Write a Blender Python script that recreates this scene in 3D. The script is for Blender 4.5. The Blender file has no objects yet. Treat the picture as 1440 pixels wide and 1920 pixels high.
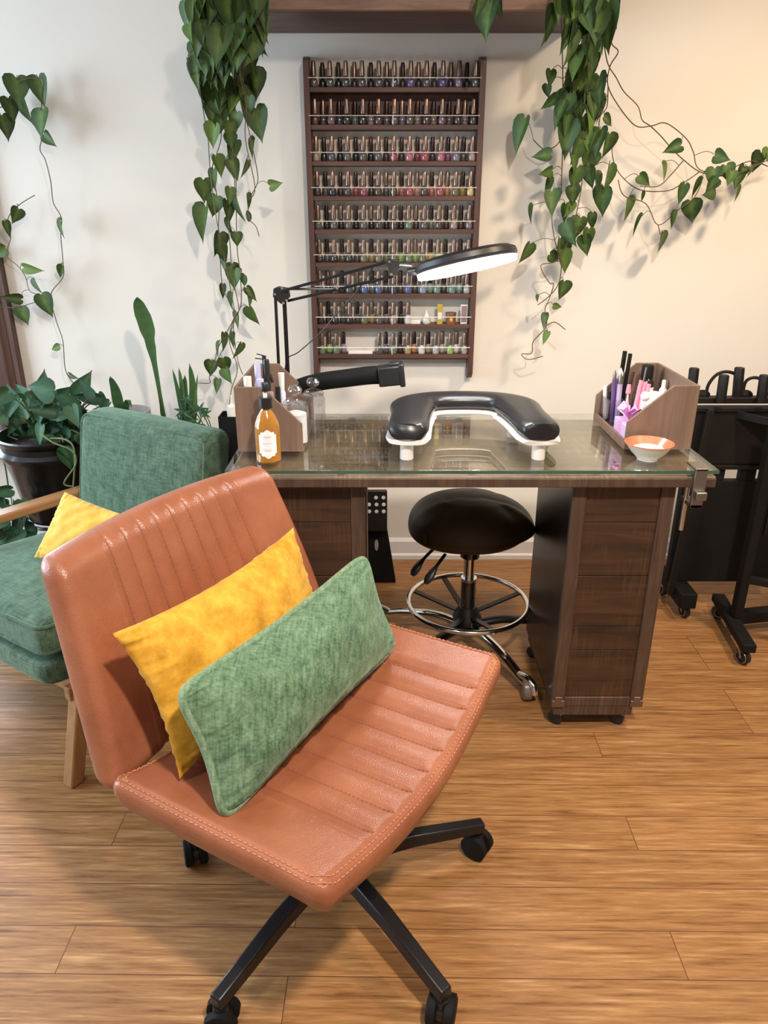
import bpy, bmesh, math, random
from mathutils import Vector, Matrix, noise
rnd = random.Random(7)
C = bpy.context.scene.collection
PI = math.pi
R = math.radians
F, TH, H = 1387.0, R(22.2), 1.4
cT, sT = math.cos(TH), math.sin(TH)

# ---- photo measurement helpers: where a sight line meets a real plane of the room
def onz(x, y, z):
    v = (y - 960) / F; t = (H - z) / (sT + v * cT)
    return Vector(((x - 720) / F * t, t * (cT - v * sT), z))
def ony(x, y, Y):
    v = (y - 960) / F; t = Y / (cT - v * sT)
    return Vector(((x - 720) / F * t, Y, H - t * (sT + v * cT)))

# ---------------------------------------------------------------- materials
MATS = {}
def nodes(name):
    m = bpy.data.materials.new(name); m.use_nodes = True
    nt = m.node_tree; b = nt.nodes['Principled BSDF']
    return m, nt, b
def N(nt, t, **kw):
    n = nt.nodes.new(t)
    for k, v in kw.items():
        if k in n.inputs.keys(): n.inputs[k].default_value = v
        else: setattr(n, k, v)
    return n
def ramp(nt, fac, stops):
    r = nt.nodes.new('ShaderNodeValToRGB'); e = r.color_ramp.elements
    while len(e) < len(stops): e.new(0.5)
    for i, (p, c) in enumerate(stops):
        e[i].position = p; e[i].color = (c[0], c[1], c[2], 1)
    nt.links.new(fac, r.inputs[0]); return r.outputs[0]
def coords(nt, scale=(1, 1, 1), rot=(0, 0, 0), loc=(0, 0, 0), kind='Object'):
    tc = nt.nodes.new('ShaderNodeTexCoord'); mp = nt.nodes.new('ShaderNodeMapping')
    mp.inputs['Scale'].default_value = scale; mp.inputs['Rotation'].default_value = rot; mp.inputs['Location'].default_value = loc
    nt.links.new(tc.outputs[kind], mp.inputs[0]); return mp.outputs[0]
def bump(nt, b, h, strength=.3, dist=.002):
    bp = nt.nodes.new('ShaderNodeBump'); bp.inputs['Strength'].default_value = strength; bp.inputs['Distance'].default_value = dist
    nt.links.new(h, bp.inputs['Height']); nt.links.new(bp.outputs[0], b.inputs['Normal'])
def plain(name, col, rough=.5, metal=0, var=.12, scale=12, bmp=0, coat=0, emit=None, es=0, spec=None):
    if name in MATS: return MATS[name]
    m, nt, b = nodes(name)
    n = N(nt, 'ShaderNodeTexNoise', Scale=scale, Detail=4.0)
    nt.links.new(coords(nt), n.inputs['Vector'])
    lo = [c * (1 - var) for c in col]; hi = [min(1, c * (1 + var)) for c in col]
    nt.links.new(ramp(nt, n.outputs[0], [(.3, lo), (.7, hi)]), b.inputs['Base Color'])
    b.inputs['Roughness'].default_value = rough; b.inputs['Metallic'].default_value = metal
    if coat: b.inputs['Coat Weight'].default_value = coat; b.inputs['Coat Roughness'].default_value = .08
    if spec is not None: b.inputs['Specular IOR Level'].default_value = spec
    if bmp:
        n2 = N(nt, 'ShaderNodeTexNoise', Scale=scale * 12, Detail=3.0); nt.links.new(coords(nt), n2.inputs['Vector'])
        bump(nt, b, n2.outputs[0], bmp)
    if emit: b.inputs['Emission Color'].default_value = (*emit, 1); b.inputs['Emission Strength'].default_value = es
    MATS[name] = m; return m
def wood(name, dark, light, axis='x', rough=.45, fine=1.0, bmp=.25, spec=.5):
    m, nt, b = nodes(name)
    s = {'x': (1.2, 14, 14), 'y': (14, 1.2, 14), 'z': (14, 14, 1.2)}[axis]
    v = coords(nt, tuple(q * fine for q in s))
    n = N(nt, 'ShaderNodeTexNoise', Scale=2.2, Detail=9.0, Roughness=.65, Distortion=.8); nt.links.new(v, n.inputs['Vector'])
    nt.links.new(ramp(nt, n.outputs[0], [(.28, dark), (.5, [(a + c) / 2 for a, c in zip(dark, light)]), (.72, light)]), b.inputs['Base Color'])
    b.inputs['Roughness'].default_value = rough; b.inputs['Specular IOR Level'].default_value = spec
    bump(nt, b, n.outputs[0], bmp, .002)
    MATS[name] = m; return m
def sawn_wood(name, dark, light, axis='x'):
    # rough desk timber: streaks plus fine saw marks across the grain
    m = wood(name, dark, light, axis, .55)
    nt = m.node_tree; b = nt.nodes['Principled BSDF']
    src = b.inputs['Base Color'].links[0].from_socket
    w = N(nt, 'ShaderNodeTexNoise', Scale=1.0, Detail=3.0, Roughness=.7); nt.links.new(coords(nt, (170, 9, 5)), w.inputs['Vector'])
    k = N(nt, 'ShaderNodeTexNoise', Scale=9.0, Detail=2.0); nt.links.new(coords(nt), k.inputs['Vector'])
    mu = N(nt, 'ShaderNodeMath', operation='MULTIPLY'); nt.links.new(ramp(nt, w.outputs[0], [(.45, (0, 0, 0)), (.7, (1, 1, 1))]), mu.inputs[0])
    nt.links.new(ramp(nt, k.outputs[0], [(.45, (0, 0, 0)), (.6, (.55, .55, .55))]), mu.inputs[1])
    mx = N(nt, 'ShaderNodeMix', data_type='RGBA'); nt.links.new(mu.outputs[0], mx.inputs['Factor'])
    nt.links.new(src, mx.inputs[6]); mx.inputs[7].default_value = (*[c * 1.7 for c in light], 1)
    nt.links.new(mx.outputs[2], b.inputs['Base Color']); return m
def fabric(name, dark, light, scale=26, weave=220, sheen=.6, cross=True, tint=(1, 1, 1), st=(1, 1, 1)):
    m, nt, b = nodes(name)
    n1 = N(nt, 'ShaderNodeTexNoise', Scale=scale, Detail=6.0, Roughness=.7); nt.links.new(coords(nt, st), n1.inputs['Vector'])
    out = n1.outputs[0]
    if cross:
        a = N(nt, 'ShaderNodeTexNoise', Scale=1.0, Detail=2.0); nt.links.new(coords(nt, (weave, weave * .12, weave * .12)), a.inputs['Vector'])
        c = N(nt, 'ShaderNodeTexNoise', Scale=1.0, Detail=2.0); nt.links.new(coords(nt, (weave * .12, weave, weave)), c.inputs['Vector'])
        ad = N(nt, 'ShaderNodeMath', operation='ADD'); nt.links.new(a.outputs[0], ad.inputs[0]); nt.links.new(c.outputs[0], ad.inputs[1])
        a2 = N(nt, 'ShaderNodeMath', operation='MULTIPLY_ADD'); nt.links.new(ad.outputs[0], a2.inputs[0]); a2.inputs[1].default_value = .38
        s2 = N(nt, 'ShaderNodeMath', operation='MULTIPLY_ADD'); nt.links.new(n1.outputs[0], s2.inputs[0]); s2.inputs[1].default_value = .5; s2.inputs[2].default_value = -.13
        nt.links.new(s2.outputs[0], a2.inputs[2]); out = a2.outputs[0]
    nt.links.new(ramp(nt, out, [(.36, dark), (.64, light)]), b.inputs['Base Color'])
    b.inputs['Roughness'].default_value = .85; b.inputs['Specular IOR Level'].default_value = .2
    b.inputs['Sheen Weight'].default_value = sheen; b.inputs['Sheen Tint'].default_value = (*tint, 1); b.inputs['Sheen Roughness'].default_value = .4
    bump(nt, b, out, .35, .003)
    MATS[name] = m; return m
def glass(name, tint=(.93, .98, .95), base=.06, rough=.02, gain=.75):
    m, nt, b = nodes(name); nt.nodes.remove(b); o = nt.nodes['Material Output']
    tr = N(nt, 'ShaderNodeBsdfTransparent'); tr.inputs[0].default_value = (*tint, 1)
    gl = N(nt, 'ShaderNodeBsdfGlossy'); gl.inputs['Roughness'].default_value = rough
    lw = N(nt, 'ShaderNodeLayerWeight', Blend=.5)
    pw = N(nt, 'ShaderNodeMath', operation='POWER'); nt.links.new(lw.outputs['Facing'], pw.inputs[0]); pw.inputs[1].default_value = 4.0
    ad = N(nt, 'ShaderNodeMath', operation='MULTIPLY_ADD'); nt.links.new(pw.outputs[0], ad.inputs[0]); ad.inputs[1].default_value = gain; ad.inputs[2].default_value = base
    ad.use_clamp = True
    mx = nt.nodes.new('ShaderNodeMixShader'); nt.links.new(ad.outputs[0], mx.inputs[0]); nt.links.new(tr.outputs[0], mx.inputs[1]); nt.links.new(gl.outputs[0], mx.inputs[2])
    nt.links.new(mx.outputs[0], o.inputs[0]); MATS[name] = m; return m
def leafmat(name, dark, mid, light, rib):
    m, nt, b = nodes(name)
    g = nt.nodes.new('ShaderNodeNewGeometry')
    c = ramp(nt, g.outputs['Random Per Island'], [(0, dark), (.5, mid), (.8, mid), (1, light)])
    at = nt.nodes.new('ShaderNodeAttribute'); at.attribute_name = 'rib'
    n = N(nt, 'ShaderNodeTexNoise', Scale=45.0, Detail=3.0); nt.links.new(coords(nt), n.inputs['Vector'])
    mu = N(nt, 'ShaderNodeMath', operation='MULTIPLY'); nt.links.new(at.outputs['Fac'], mu.inputs[0]); nt.links.new(n.outputs[0], mu.inputs[1])
    mx = N(nt, 'ShaderNodeMix', data_type='RGBA'); nt.links.new(mu.outputs[0], mx.inputs['Factor']); nt.links.new(c, mx.inputs[6]); mx.inputs[7].default_value = (*rib, 1)
    nt.links.new(mx.outputs[2], b.inputs['Base Color']); b.inputs['Roughness'].default_value = .55; b.inputs['Specular IOR Level'].default_value = .3
    MATS[name] = m; return m

M = {}
M['black'] = plain('black_plastic', (.012, .012, .013), .4, var=.2)
M['matte_black'] = plain('matte_black', (.008, .0075, .007), .7, var=.2, spec=.2)
M['rack_black'] = plain('rack_black', (.010, .008, .007), .55, var=.2, spec=.25)
M['black_metal'] = plain('black_metal', (.018, .017, .018), .3, .4)
M['chrome'] = plain('chrome', (.75, .73, .7), .12, 1, var=.04)
M['steel'] = plain('steel', (.34, .31, .28), .38, 1, var=.08)
M['white'] = plain('white_plastic', (.82, .78, .74), .35, var=.03)
M['paper'] = plain('paper_label', (.85, .84, .86), .7, var=.03)
M['print'] = plain('label_print', (.45, .43, .48), .8)
M['desk'] = sawn_wood('desk_wood', (.038, .020, .012), (.10, .056, .035), 'z')
M['desk_panel'] = sawn_wood('desk_panel_wood', (.018, .008, .003), (.080, .036, .015))
M['desk_top'] = sawn_wood('desk_top_wood', (.11, .075, .045), (.27, .20, .13))
M['box'] = wood('box_wood', (.14, .085, .06), (.22, .14, .10), 'z', .6, 1.5)
M['walnut'] = wood('walnut', (.045, .018, .012), (.13, .055, .035), 'x', .5)
M['walnut_v'] = wood('walnut_upright', (.045, .018, .012), (.12, .05, .035), 'z', .5)
M['post'] = wood('post_wood', (.04, .02, .014), (.14, .075, .055), 'z', .5)
M['beam'] = wood('beam_wood', (.11, .055, .035), (.30, .18, .12), 'x', .6)
M['oak'] = wood('oak_frame', (.24, .11, .038), (.43, .225, .09), 'z', .4)
M['oak_y'] = wood('oak_arm', (.25, .11, .04), (.44, .22, .085), 'y', .4)
M['green'] = fabric('green_chenille', (.030, .062, .038), (.105, .170, .112), 30, 260, .35, True, (.7, 1, .8))
M['green_p'] = fabric('green_pillow_chenille', (.05, .105, .055), (.18, .285, .175), 28, 230, .35, True, (.7, 1, .75))
M['piping'] = fabric('green_piping', (.10, .17, .095), (.24, .35, .22), 60, 260, .3, True, (.7, 1, .75))
M['yellow'] = fabric('mustard_velvet', (.52, .24, .018), (.76, .42, .055), 22, 200, .5, False, (1, .85, .4))
M['yellow_b'] = fabric('pale_mustard_velvet', (.56, .34, .05), (.74, .49, .10), 16, 200, .5, False, (1, .9, .6))
M['soil'] = plain('soil', (.03, .018, .012), .95, var=.5, scale=60, bmp=.6)
M['pot'] = plain('dark_glazed_ceramic', (.006, .005, .006), .28, coat=.25, spec=.3)
M['terra'] = plain('terracotta', (.28, .10, .05), .8)
M['greypot'] = plain('grey_ceramic', (.34, .32, .31), .6)
M['glass_top'] = glass('glass_top', (.94, .955, .935), .09)
M['glass_edge'] = plain('glass_edge_green', (.05, .10, .075), .1, coat=.5)
M['clear'] = glass('clear_glass', (.98, .985, .99), .13)
M['acrylic'] = glass('clear_acrylic', (.9, .9, .93), .08)
M['leaf'] = leafmat('philodendron_leaf', (.014, .034, .012), (.035, .075, .022), (.12, .19, .03), (.17, .26, .06))
M['leaf_d'] = leafmat('pothos_leaf', (.008, .03, .015), (.02, .07, .03), (.045, .12, .045), (.07, .17, .08))
M['snake'] = leafmat('snake_plant_leaf', (.03, .07, .025), (.05, .12, .04), (.08, .15, .04), (.03, .06, .02))
M['vine'] = plain('vine_stem', (.12, .075, .045), .7, var=.3)
M['vine_g'] = plain('green_stem', (.10, .14, .05), .6, var=.3)
# leather
def leather():
    m, nt, b = nodes('tan_leather')
    n = N(nt, 'ShaderNodeTexNoise', Scale=7.0, Detail=6.0, Roughness=.6); nt.links.new(coords(nt), n.inputs['Vector'])
    nt.links.new(ramp(nt, n.outputs[0], [(.3, (.27, .086, .040)), (.7, (.385, .142, .072))]), b.inputs['Base Color'])
    b.inputs['Roughness'].default_value = .31; b.inputs['Specular IOR Level'].default_value = .5
    vo = N(nt, 'ShaderNodeTexVoronoi', Scale=420.0); nt.links.new(coords(nt), vo.inputs['Vector'])
    w = N(nt, 'ShaderNodeTexNoise', Scale=14.0, Detail=4.0, Distortion=1.2); nt.links.new(coords(nt), w.inputs['Vector'])
    ad = N(nt, 'ShaderNodeMath', operation='MULTIPLY_ADD'); nt.links.new(w.outputs[0], ad.inputs[0]); ad.inputs[1].default_value = 3.0
    nt.links.new(vo.outputs[0], ad.inputs[2]); bump(nt, b, ad.outputs[0], .18, .002)
    MATS['tan_leather'] = m; return m
M['leather'] = leather()
M['thread'] = plain('tan_thread', (.30, .10, .045), .8)
M['thread_l'] = plain('pale_tan_thread', (.50, .21, .11), .7)
M['blk_leather'] = plain('black_leather', (.014, .014, .016), .3, var=.15, bmp=.03)
M['saddle'] = plain('dark_brown_saddle_leather', (.045, .027, .011), .5, var=.3, bmp=.05, spec=.35)
def floor_mat():
    m, nt, b = nodes('bamboo_planks')
    base = coords(nt, (1, 1, 1), (0, 0, R(.6)), (0.2, -.047, 0))
    br = N(nt, 'ShaderNodeTexBrick'); nt.links.new(base, br.inputs['Vector'])
    br.offset = .37; br.offset_frequency = 3; br.squash = 1
    for k, v in (('Scale', 1.0), ('Mortar Size', .0011), ('Mortar Smooth', .3), ('Bias', 0.0), ('Brick Width', 1.25), ('Row Height', .1063)): br.inputs[k].default_value = v
    br.inputs['Color1'].default_value = (.30, .30, .30, 1); br.inputs['Color2'].default_value = (.75, .75, .75, 1); br.inputs['Mortar'].default_value = (.5, .5, .5, 1)
    # per-plank shift of the grain
    sx = N(nt, 'ShaderNodeVectorMath', operation='MULTIPLY_ADD'); nt.links.new(br.outputs['Color'], sx.inputs[0]); sx.inputs[1].default_value = (9, 7, 3); nt.links.new(base, sx.inputs[2])
    mp = nt.nodes.new('ShaderNodeMapping'); mp.inputs['Scale'].default_value = (2.6, 50, 1); nt.links.new(sx.outputs[0], mp.inputs[0])
    g = N(nt, 'ShaderNodeTexNoise', Scale=1.6, Detail=9.0, Roughness=.68, Distortion=.5); nt.links.new(mp.outputs[0], g.inputs['Vector'])
    mp2 = nt.nodes.new('ShaderNodeMapping'); mp2.inputs['Scale'].default_value = (11, 170, 1); nt.links.new(sx.outputs[0], mp2.inputs[0])
    g2 = N(nt, 'ShaderNodeTexNoise', Scale=1.0, Detail=5.0, Roughness=.6); nt.links.new(mp2.outputs[0], g2.inputs['Vector'])
    a = N(nt, 'ShaderNodeMath', operation='MULTIPLY_ADD'); nt.links.new(g2.outputs[0], a.inputs[0]); a.inputs[1].default_value = .4
    a0 = N(nt, 'ShaderNodeMath', operation='MULTIPLY'); nt.links.new(g.outputs[0], a0.inputs[0]); a0.inputs[1].default_value = .6; nt.links.new(a0.outputs[0], a.inputs[2])
    col = ramp(nt, a.outputs[0], [(.33, (.12, .045, .012)), (.43, (.265, .118, .038)), (.55, (.39, .195, .072)), (.68, (.60, .36, .165))])
    tone = N(nt, 'ShaderNodeMix', data_type='RGBA', blend_type='MULTIPLY'); tone.inputs['Factor'].default_value = .45
    nt.links.new(col, tone.inputs[6]); nt.links.new(ramp(nt, br.outputs['Color'], [(.25, (.72, .70, .68)), (.8, (1.0, 1.0, 1.0))]), tone.inputs[7])
    mx = N(nt, 'ShaderNodeMix', data_type='RGBA'); nt.links.new(br.outputs['Fac'], mx.inputs['Factor']); nt.links.new(tone.outputs[2], mx.inputs[6]); mx.inputs[7].default_value = (.10, .035, .012, 1)
    nt.links.new(mx.outputs[2], b.inputs['Base Color']); b.inputs['Roughness'].default_value = .42
    b.inputs['Specular IOR Level'].default_value = .4
    bump(nt, b, a.outputs[0], .12, .002); return m
M['floor'] = floor_mat()
M['wall'] = plain('cream_wall_paint', (.76, .715, .64), .85, var=.025, scale=1.5, bmp=.05)
M['trim'] = plain('white_trim_paint', (.8, .77, .74), .5, var=.02)

# ---------------------------------------------------------------- mesh helpers
def box(bm, c, s, rot=None):
    r = bmesh.ops.create_cube(bm, size=1)
    mt = Matrix.Translation(Vector(c)) @ (rot.to_4x4() if rot else Matrix.Identity(4)) @ Matrix.Diagonal((s[0], s[1], s[2], 1))
    bmesh.ops.transform(bm, matrix=mt, verts=r['verts']); return r['verts']
def bx(bm, x0, x1, y0, y1, z0, z1):
    return box(bm, ((x0 + x1) / 2, (y0 + y1) / 2, (z0 + z1) / 2), (x1 - x0, y1 - y0, z1 - z0))
def frames(pts, closed=False):
    n = len(pts); fr = []; up = None
    for i in range(n):
        if closed: d = pts[(i + 1) % n] - pts[i - 1]
        else: d = pts[min(i + 1, n - 1)] - pts[max(i - 1, 0)]
        d = d.normalized() if d.length > 1e-9 else Vector((0, 0, 1))
        if up is None:
            up = Vector((0, 0, 1)) if abs(d.z) < .9 else Vector((1, 0, 0))
        a = up - d * up.dot(d)
        if a.length < 1e-6: a = d.orthogonal()
        a.normalize(); b = d.cross(a); up = a; fr.append((a, b))
    return fr
def tube(bm, pts, r, seg=10, closed=False, cap=True, flat=1.0):
    pts = [Vector(p) for p in pts]; n = len(pts)
    rs = r if isinstance(r, (list, tuple)) else [r] * n
    rings = []
    for i, (a, b) in enumerate(frames(pts, closed)):
        rings.append([bm.verts.new(pts[i] + (a * math.cos(2 * PI * k / seg) * flat + b * math.sin(2 * PI * k / seg)) * rs[i]) for k in range(seg)])
    for i in range(n if closed else n - 1):
        p, q = rings[i], rings[(i + 1) % n]
        for k in range(seg): bm.faces.new((p[k], p[(k + 1) % seg], q[(k + 1) % seg], q[k]))
    if not closed and cap:
        bm.faces.new(rings[0][::-1]); bm.faces.new(rings[-1])
def smooth_path(pts, n=6):
    pts = [Vector(p) for p in pts]; out = []
    P = [pts[0]] + pts + [pts[-1]]
    for i in range(1, len(P) - 2):
        for k in range(n):
            t = k / n; a, b, c, d = P[i - 1:i + 3]
            out.append(.5 * ((2 * b) + (c - a) * t + (2 * a - 5 * b + 4 * c - d) * t * t + (3 * b - a - 3 * c + d) * t ** 3))
    out.append(pts[-1]); return out
def lathe(bm, prof, seg=32, c=(0, 0, 0), mat=None):
    c = Vector(c); rings = []
    for (r, z) in prof:
        if r < 1e-6: rings.append([bm.verts.new(c + Vector((0, 0, z)))])
        else: rings.append([bm.verts.new(c + Vector((r * math.cos(2 * PI * k / seg), r * math.sin(2 * PI * k / seg), z))) for k in range(seg)])
    vs = [v for g in rings for v in g]
    for p, q in zip(rings, rings[1:]):
        for k in range(seg):
            k2 = (k + 1) % seg
            if len(p) == 1 and len(q) == 1: continue
            if len(p) == 1: bm.faces.new((p[0], q[k], q[k2]))
            elif len(q) == 1: bm.faces.new((p[k], q[0], p[k2]))
            else: bm.faces.new((p[k], q[k], q[k2], p[k2]))
    if mat is not None: bmesh.ops.transform(bm, matrix=mat, verts=vs)
    return vs
def prism(bm, poly, d0, d1, axis='y'):
    def P(p, d):
        return {'y': (p[0], d, p[1]), 'x': (d, p[0], p[1]), 'z': (p[0], p[1], d)}[axis]
    a = [bm.verts.new(P(p, d0)) for p in poly]; b = [bm.verts.new(P(p, d1)) for p in poly]
    n = len(poly)
    bm.faces.new(a); bm.faces.new(b[::-1])
    for i in range(n): bm.faces.new((a[i], b[i], b[(i + 1) % n], a[(i + 1) % n]))
def rbox(bm, h, r, n=(20, 20, 6), fn=None):
    # closed rounded box of half sizes h, deformed by fn(p)
    hx, hy, hz = h; seen = {}
    def vert(i, j, k):
        key = (i, j, k)
        if key not in seen:
            p = Vector((hx * (2 * i / n[0] - 1), hy * (2 * j / n[1] - 1), hz * (2 * k / n[2] - 1)))
            c = Vector((max(-hx + r, min(hx - r, p.x)), max(-hy + r, min(hy - r, p.y)), max(-hz + r, min(hz - r, p.z))))
            d = p - c
            if d.length > 1e-9:
                mxn = max(abs(d.x), abs(d.y), abs(d.z)); L = d.length
                p = c + d / L * mxn
            seen[key] = bm.verts.new(fn(p) if fn else p)
        return seen[key]
    for (A, B, Cc) in ((0, 1, 2), (1, 2, 0), (0, 2, 1)):
        for side in (0, n[Cc]):
            for i in range(n[A]):
                for j in range(n[B]):
                    q = []
                    for (di, dj) in ((0, 0), (1, 0), (1, 1), (0, 1)):
                        idx = [0, 0, 0]; idx[A] = i + di; idx[B] = j + dj; idx[Cc] = side; q.append(vert(*idx))
                    bm.faces.new(q)
def link(o, parent=None):
    C.objects.link(o)
    if parent: o.parent = parent
    return o
def obj(name, bm, mat, parent=None, smooth=None, bevel=0, sub=0, world=False, ang=40):
    bmesh.ops.recalc_face_normals(bm, faces=bm.faces)
    if world and parent: bmesh.ops.translate(bm, vec=-parent.location, verts=bm.verts)
    me = bpy.data.meshes.new(name); bm.to_mesh(me); bm.free()
    o = bpy.data.objects.new(name, me); me.materials.append(mat)
    if smooth is None: smooth = True
    if smooth:
        me.polygons.foreach_set('use_smooth', [True] * len(me.polygons))
        me.set_sharp_from_angle(angle=R(ang))
    link(o, parent)
    if bevel:
        b = o.modifiers.new('bevel', 'BEVEL'); b.width = bevel; b.segments = 3; b.limit_method = 'ANGLE'; b.harden_normals = False
    if sub:
        s = o.modifiers.new('sub', 'SUBSURF'); s.levels = sub; s.render_levels = sub
    return o
def thing(name, label, cat, loc=(0, 0, 0), rotz=0, group=None):
    o = bpy.data.objects.new(name, None); o.empty_display_size = .05; link(o)
    o.location = loc; o.rotation_euler = (0, 0, rotz); o['label'] = label; o['category'] = cat
    if group: o['group'] = group
    return o
def tag(o, label, cat, group=None, kind=None):
    o['label'] = label; o['category'] = cat
    if group: o['group'] = group
    if kind: o['kind'] = kind
    return o
def struct(name, bm, m, label, cat, **kw):
    o = obj(name, bm, m, **kw); o['kind'] = 'structure'; o['label'] = label; o['category'] = cat; return o
def B(): return bmesh.new()

# ---------------------------------------------------------------- room
WY = 2.91
b = B(); bx(b, -3.2, 3.4, -2.2, WY, -.06, 0); struct('floor', b, M['floor'], 'honey coloured bamboo plank floor', 'floor', smooth=False)
b = B()
bx(b, -1.56, 3.4, WY, WY + .12, 0, 2.75); bx(b, -2.9, -1.56, WY, WY + .12, 0, .50); bx(b, -2.9, -1.56, WY, WY + .12, 2.35, 2.75); bx(b, -3.2, -2.9, WY, WY + .12, 0, 2.75)
struct('wall_back', b, M['wall'], 'cream painted wall behind the desk', 'wall', smooth=False)
b = B()
for q in ((-2.2, .9, 0, 2.75), (2.5, WY + .12, 0, 2.75), (.9, 2.5, 0, .5), (.9, 2.5, 2.25, 2.75)): bx(b, -3.32, -3.2, *q)
struct('wall_left', b, M['wall'], 'cream side wall left of the window', 'wall', smooth=False)
b = B(); bx(b, -3.32, 3.4, -2.2, WY + .12, 2.75, 2.85); struct('ceiling', b, M['trim'], 'white ceiling of the salon', 'ceiling', smooth=False)
b = B(); prism(b, [(WY - .001, 0), (WY - .022, 0), (WY - .022, .018), (WY - .014, .026), (WY - .014, .080), (WY - .004, .094), (WY - .001, .094)], -2.9, 3.4, 'x')
struct('baseboard_back', b, M['trim'], 'white baseboard along the back wall', 'baseboard', smooth=False)
# window at the far left: frame, sill, pane
b = B(); bx(b, -1.575, -1.42, WY - .03, WY + .10, .56, 2.45)
prism(b, [(-1.44, WY - .03), (-1.465, WY - .045), (-1.53, WY - .045), (-1.555, WY - .03)], .56, 2.45, 'z')
wf = struct('window_1', b, M['post'], 'dark wooden window post at the left end of the wall', 'window', bevel=.004)
b = B(); bx(b, -2.95, -1.42, WY - .10, WY + .09, .50, .56); s_ = obj('window_sill', b, plain('sill_paint', (.42, .42, .45), .5), wf, bevel=.004)
b = B(); bx(b, -2.9, -1.575, WY + .05, WY + .058, .56, 2.35); obj('pane', b, M['clear'], wf)
b = B(); bx(b, -2.95, -1.575, WY + .0, WY + .1, 2.35, 2.45); bx(b, -2.95, -2.85, WY + .0, WY + .1, .56, 2.35); obj('window_frame', b, M['post'], wf, bevel=.004)

b = B()  # added side-wall window, made up to house the cool fill lamp
for q in ((.9, 2.5, .5, .56), (.9, 2.5, 2.19, 2.25), (.9, .96, .56, 2.19), (2.44, 2.5, .56, 2.19), (1.67, 1.73, .56, 2.19)): bx(b, -3.31, -3.19, *q)
w2 = struct('added_window', b, M['post'], 'added dark framed window in the side wall for the cool fill lamp', 'window', bevel=.003)
b = B(); bx(b, -3.26, -3.254, .96, 2.44, .56, 2.19); obj('pane', b, M['clear'], w2)
# ---------------------------------------------------------------- wall shelf (planter board)
t = thing('wall_shelf', 'long wooden planter shelf at the top of the wall above the polish rack', 'shelf', (.05, 2.77, 1.95))
b = B(); bx(b, -.545, .545, -.15, .139, 0, .03); obj('bottom_board', b, M['walnut'], t, bevel=.002)
b = B(); bx(b, -.545, .545, -.17, -.15, 0, .14); obj('front_board', b, M['beam'], t, bevel=.003)
for x_ in (-.56, .545):
    b = B(); bx(b, x_, x_ + .015, -.17, .139, 0, .14); obj('end_board', b, M['beam'], t, bevel=.002)

# ---------------------------------------------------------------- polish rack and bottles
RX0, RX1, RY0 = -.270, .341, 2.835
yz = lambda y, Y=RY0: ony(720, y, Y).z
rk = thing('nail_polish_rack', 'tall dark walnut wall rack with nine shelves of nail polish', 'rack', ((RX0 + RX1) / 2, WY, yz(708)))
def W(bm): bmesh.ops.translate(bm, vec=-rk.location, verts=bm.verts); return bm
for x in (RX0, RX1 - .02):
    b = B(); prism(b, [(RY0, yz(700)), (RY0 + .03, yz(711)), (WY - .001, yz(711)), (WY - .001, yz(106, 2.9)), (RY0 + .02, yz(104)), (RY0, yz(112))], x, x + .02, 'x')
    obj('side_panel', b, M['walnut_v'], rk, world=True, bevel=.0015)
SHY = [163, 233.5, 302, 367.5, 430, 492.5, 551, 608.5, 665]
shelf_top = [yz(y) for y in SHY]
for i, z in enumerate(shelf_top):
    b = B(); bx(b, RX0 + .0205, RX1 - .0205, RY0 + .002, WY - .001, z - .015, z)
    if i < 8: pass
    obj('shelf', b, M['walnut'], rk, world=True, bevel=.001)
    b = B(); tube(b, [(RX0 + .015, RY0 - .001, z + .027), (RX1 - .015, RY0 - .001, z + .027)], .0013, 8); bx(b, .0295, .0315, RY0, RY0 + .002, z, z + .03)
    obj('guard_rail', b, plain('bright_rail', (.85, .80, .74), .3, .2), rk, world=True)
b = B(); bx(b, RX0 + .0205, RX1 - .0205, WY - .008, WY - .001, shelf_top[1], shelf_top[0] - .015); obj('dark_backing', b, M['walnut'], rk, world=True)  # dark sheet behind the second row of bottles only
b = B(); bx(b, RX0 + .0205, RX1 - .0205, WY - .005, WY - .001, shelf_top[8] - .012, shelf_top[8] - .03); obj('mounting_strip', b, M['walnut'], rk, world=True)

ORD = ['first', 'second', 'third', 'fourth', 'fifth', 'sixth', 'seventh', 'eighth', 'ninth', 'tenth', 'eleventh', 'twelfth', 'thirteenth', 'fourteenth', 'fifteenth', 'sixteenth', 'seventeenth', 'eighteenth', 'nineteenth', 'twentieth', 'twenty-first']
COL = {'black': (.015, .012, .012), 'grey': (.10, .085, .08), 'slate': (.07, .075, .10), 'plum': (.06, .03, .06), 'purple': (.11, .06, .28), 'lilac': (.25, .18, .30),
       'mauve': (.20, .12, .14), 'brown': (.07, .035, .028), 'nude': (.38, .24, .20), 'green': (.14, .22, .10), 'teal': (.12, .28, .25), 'beige': (.42, .33, .24),
       'pink': (.55, .12, .2), 'red': (.45, .03, .05), 'crimson': (.35, .02, .08), 'coral': (.60, .12, .09), 'peach': (.65, .28, .2), 'orange': (.6, .22, .03), 'yellow': (.7, .48, .10),
       'lime': (.30, .55, .06), 'blue': (.04, .10, .35), 'navy': (.02, .04, .12), 'sky': (.2, .35, .55), 'aqua': (.25, .5, .45), 'olive': (.16, .15, .04), 'clear': (.45, .42, .38), 'gold': (.45, .28, .05), 'magenta': (.35, .06, .25), 'white': (.7, .66, .62)}
POS = ['grey', 'black', 'grey', 'black', 'slate', 'plum', 'grey', 'black', 'grey', 'plum', 'slate', 'plum', 'purple', 'plum', 'grey', 'slate', 'purple', 'plum', 'lilac', 'plum', 'grey']
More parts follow.
